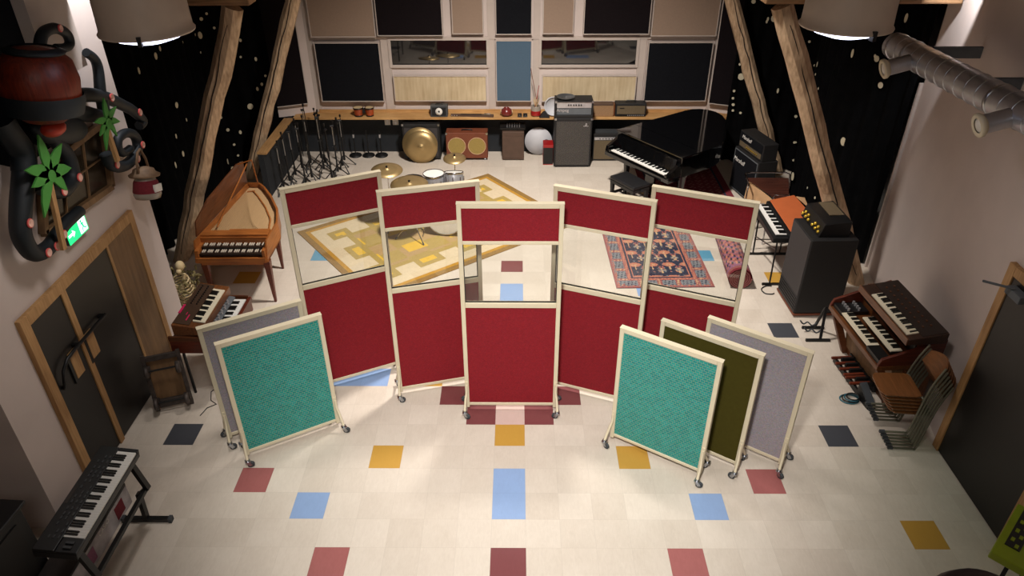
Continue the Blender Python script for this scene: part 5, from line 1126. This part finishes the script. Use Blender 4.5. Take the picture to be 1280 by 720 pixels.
# ventilation duct along the right wall
t = thing('ventilation_duct', 'galvanised spiral ventilation duct with two round outlets, high on the right wall', 'duct', (4.3, 2.3, 3.3))
A = Vector((.03, .2, -.07)); B = Vector((0, -2.9, .02)); R = .135
MB().cyl(A, B, R, n=32).build('pipe', 'galv', t)
for k in range(17):
    p = A.lerp(B, (k + .6) / 17.5); m = MB(); d = (B - A).normalized()
    m.lathe([(R, -.006), (R + .005, -.003), (R + .005, .003), (R, .006)], p, d + Vector((.02, 0, .02)), 28); m.build('spiral_seam', 'galv', t)
for q in (.03, .14, .66): m = MB(); m.lathe([(R, -.02), (R + .008, -.015), (R + .008, .015), (R, .02)], A.lerp(B, q), B - A, 28); m.build('collar', 'steel', t)
for y in (-.42, -2.2):
    a = Vector((.01, y, -.05 if y > -1 else 0)); d = Vector((-.93, .02, -.28)).normalized()
    MB().cyl(a + d * .1, a + d * .34, .08, n=24).build('outlet', 'galv', t)
    m = MB(); m.lathe([(.06, .32), (.08, .31), (.1, .335), (.1, .36), (.08, .37), (.06, .36)], a, d, 28); o = m.build('outlet_ring', 'frame', t)
    m = MB(); m.lathe([(.0, .335), (.05, .335), (.06, .345), (.05, .355), (.0, .36)], a, d, 24); m.build('valve_disc', 'paper', t)
for y in (-.45, -1.5):
    MB().bb(.1, .6 if y > -1 else .4, y - .02, y + .02, -.03, .08).build('bracket', 'midgrey', t)

# pendant lamps
for x, y, lab in ((-2.38, -.33, 'large beige pendant lamp with a lit white diffuser, upper left'), (2.57, -.2, 'large beige pendant lamp with a lit white diffuser, upper right')):
    t = thing('pendant_lamp', lab, 'lamp', (x, y, 4.05))
    MB().lathe([(.30, .0), (.318, .0), (.322, .012), (.308, .03), (.305, .1), (.298, .36), (.27, .42), (.14, .47), (.05, .49), (.0, .49), (0, .48), (.14, .46), (.262, .41), (.29, .35), (.297, .1), (.299, .02), (.3, 0)], n=40).build('shade', 'lampshell', t)
    MB().lathe([(0, -.075), (.12, -.066), (.22, -.035), (.27, .012), (.27, .02), (0, .02)], n=36).build('diffuser', 'lamplight', t)
    MB().tube([(0, 0, .46), (0, 0, 2.84)], .01, 6).build('hanging_rod', 'darksteel', t)
    m = MB().bb(.285, .328, -.014, .014, -.03, .035); m.X = None; o = m.build('clip', 'black', t); o.rotation_euler.z = -PI / 2 + .25
# dark dome on the gallery rail, right below the camera
t = thing('gallery_post_cap', 'dark plum rounded cap at the very bottom edge, close to the viewer', 'post cap', (1.0, -4.87, 0))
MB().lathe([(0, 4.221), (.04, 4.218), (.075, 4.206), (.09, 4.181), (.096, 4.146), (.085, 4.1), (0, 4.1)], n=32).build('cap', 'roundcap', t)
MB().cyl((0, 0, 0), (0, 0, 4.1), .045, n=14).build('post', 'roundcap', t)
# ================================================================== camera, lamps, exposure
cam = bpy.data.cameras.new('camera'); co = bpy.data.objects.new('camera', cam); COL.objects.link(co)
cam.sensor_width = 36; cam.lens = 36 * 905.938569 / 1280; cam.clip_start = .05
p, yw, rl = .571216133, -.00843679424, -.00343066015
f = Vector((math.sin(yw) * math.cos(p), math.cos(yw) * math.cos(p), -math.sin(p))); ri = Vector((math.cos(yw), -math.sin(yw), 0)); u = ri.cross(f)
r2 = ri * math.cos(rl) + u * math.sin(rl); u2 = -ri * math.sin(rl) + u * math.cos(rl)
Mx = Matrix((r2, u2, -f)).transposed().to_4x4(); Mx.translation = (.22601445, -5.58557512, 5.28360396)
co.matrix_world = Mx; SC.camera = co
def area(name, loc, size, power, color, target=None, spread=PI):
    l = bpy.data.lights.new(name, 'AREA'); l.shape = 'DISK'; l.size = size; l.energy = power; l.color = color; l.spread = spread
    o = bpy.data.objects.new(name, l); COL.objects.link(o); o.location = loc
    d = Vector(target or (loc[0], loc[1], 0)) - Vector(loc); o.rotation_euler = d.to_track_quat('-Z', 'Y').to_euler(); return o
def spot(name, loc, target, power, color, ang, blend=.3, r=.05):
    l = bpy.data.lights.new(name, 'SPOT'); l.energy = power; l.color = color; l.spot_size = ang; l.spot_blend = blend; l.shadow_soft_size = r
    o = bpy.data.objects.new(name, l); COL.objects.link(o); o.location = loc
    o.rotation_euler = (Vector(target) - Vector(loc)).to_track_quat('-Z', 'Y').to_euler(); return o
WARM = (1., .93, .86); NEUT = (1., .96, .91)
area('pendant light left', (-2.38, -.33, 3.9), .5, 15, WARM, spread=2.3)
area('pendant light right', (2.57, -.2, 3.9), .5, 12, WARM, spread=2.3)
spot('stage light', (.4, 2.3, 6.4), (.45, 4.2, 0), 3000, WARM, math.radians(103), 1., .25)
spot('gallery light', (-.1, -4.7, 6.1), (.35, -.5, .2), 2250, NEUT, math.radians(59), 1., .25)
spot('floor light', (.8, -1.2, 6.4), (.4, -1.3, 0), 330, (1, .99, .97), math.radians(54), 1., .25)
area('front fill light', (0, -6.6, 6.3), 1.6, 45, WARM, (0, -1, .5))  # unseen fill added above and behind the camera, brightens walls facing it
spot('wall spot left', (-3.25, 1.5, 4.75), (-3.82, 1.42, 3.6), 150, (.97, .97, 1), .8, .3)
spot('wall spot right', (4.6, 2.1, 4.3), (5.07, 2.8, 3.4), 130, (.97, .97, 1), .8, .2)
spot('exit light right', (4.38, -1.0, 2.35), (4.0, -1.15, 0), 5, (.1, 1., .35), 1.0, .6, .05)
w = bpy.data.worlds.new('world'); SC.world = w; w.use_nodes = True
w.node_tree.nodes['Background'].inputs[0].default_value = (.5, .45, .42, 1); w.node_tree.nodes['Background'].inputs[1].default_value = 0
vs = SC.view_settings; vs.view_transform = 'Standard'; vs.look = 'None'; vs.gamma = 1; vs.use_curve_mapping = False; vs.exposure = 0
SC.cycles.max_bounces = 8; SC.cycles.transparent_max_bounces = 12; SC.cycles.use_denoising = True
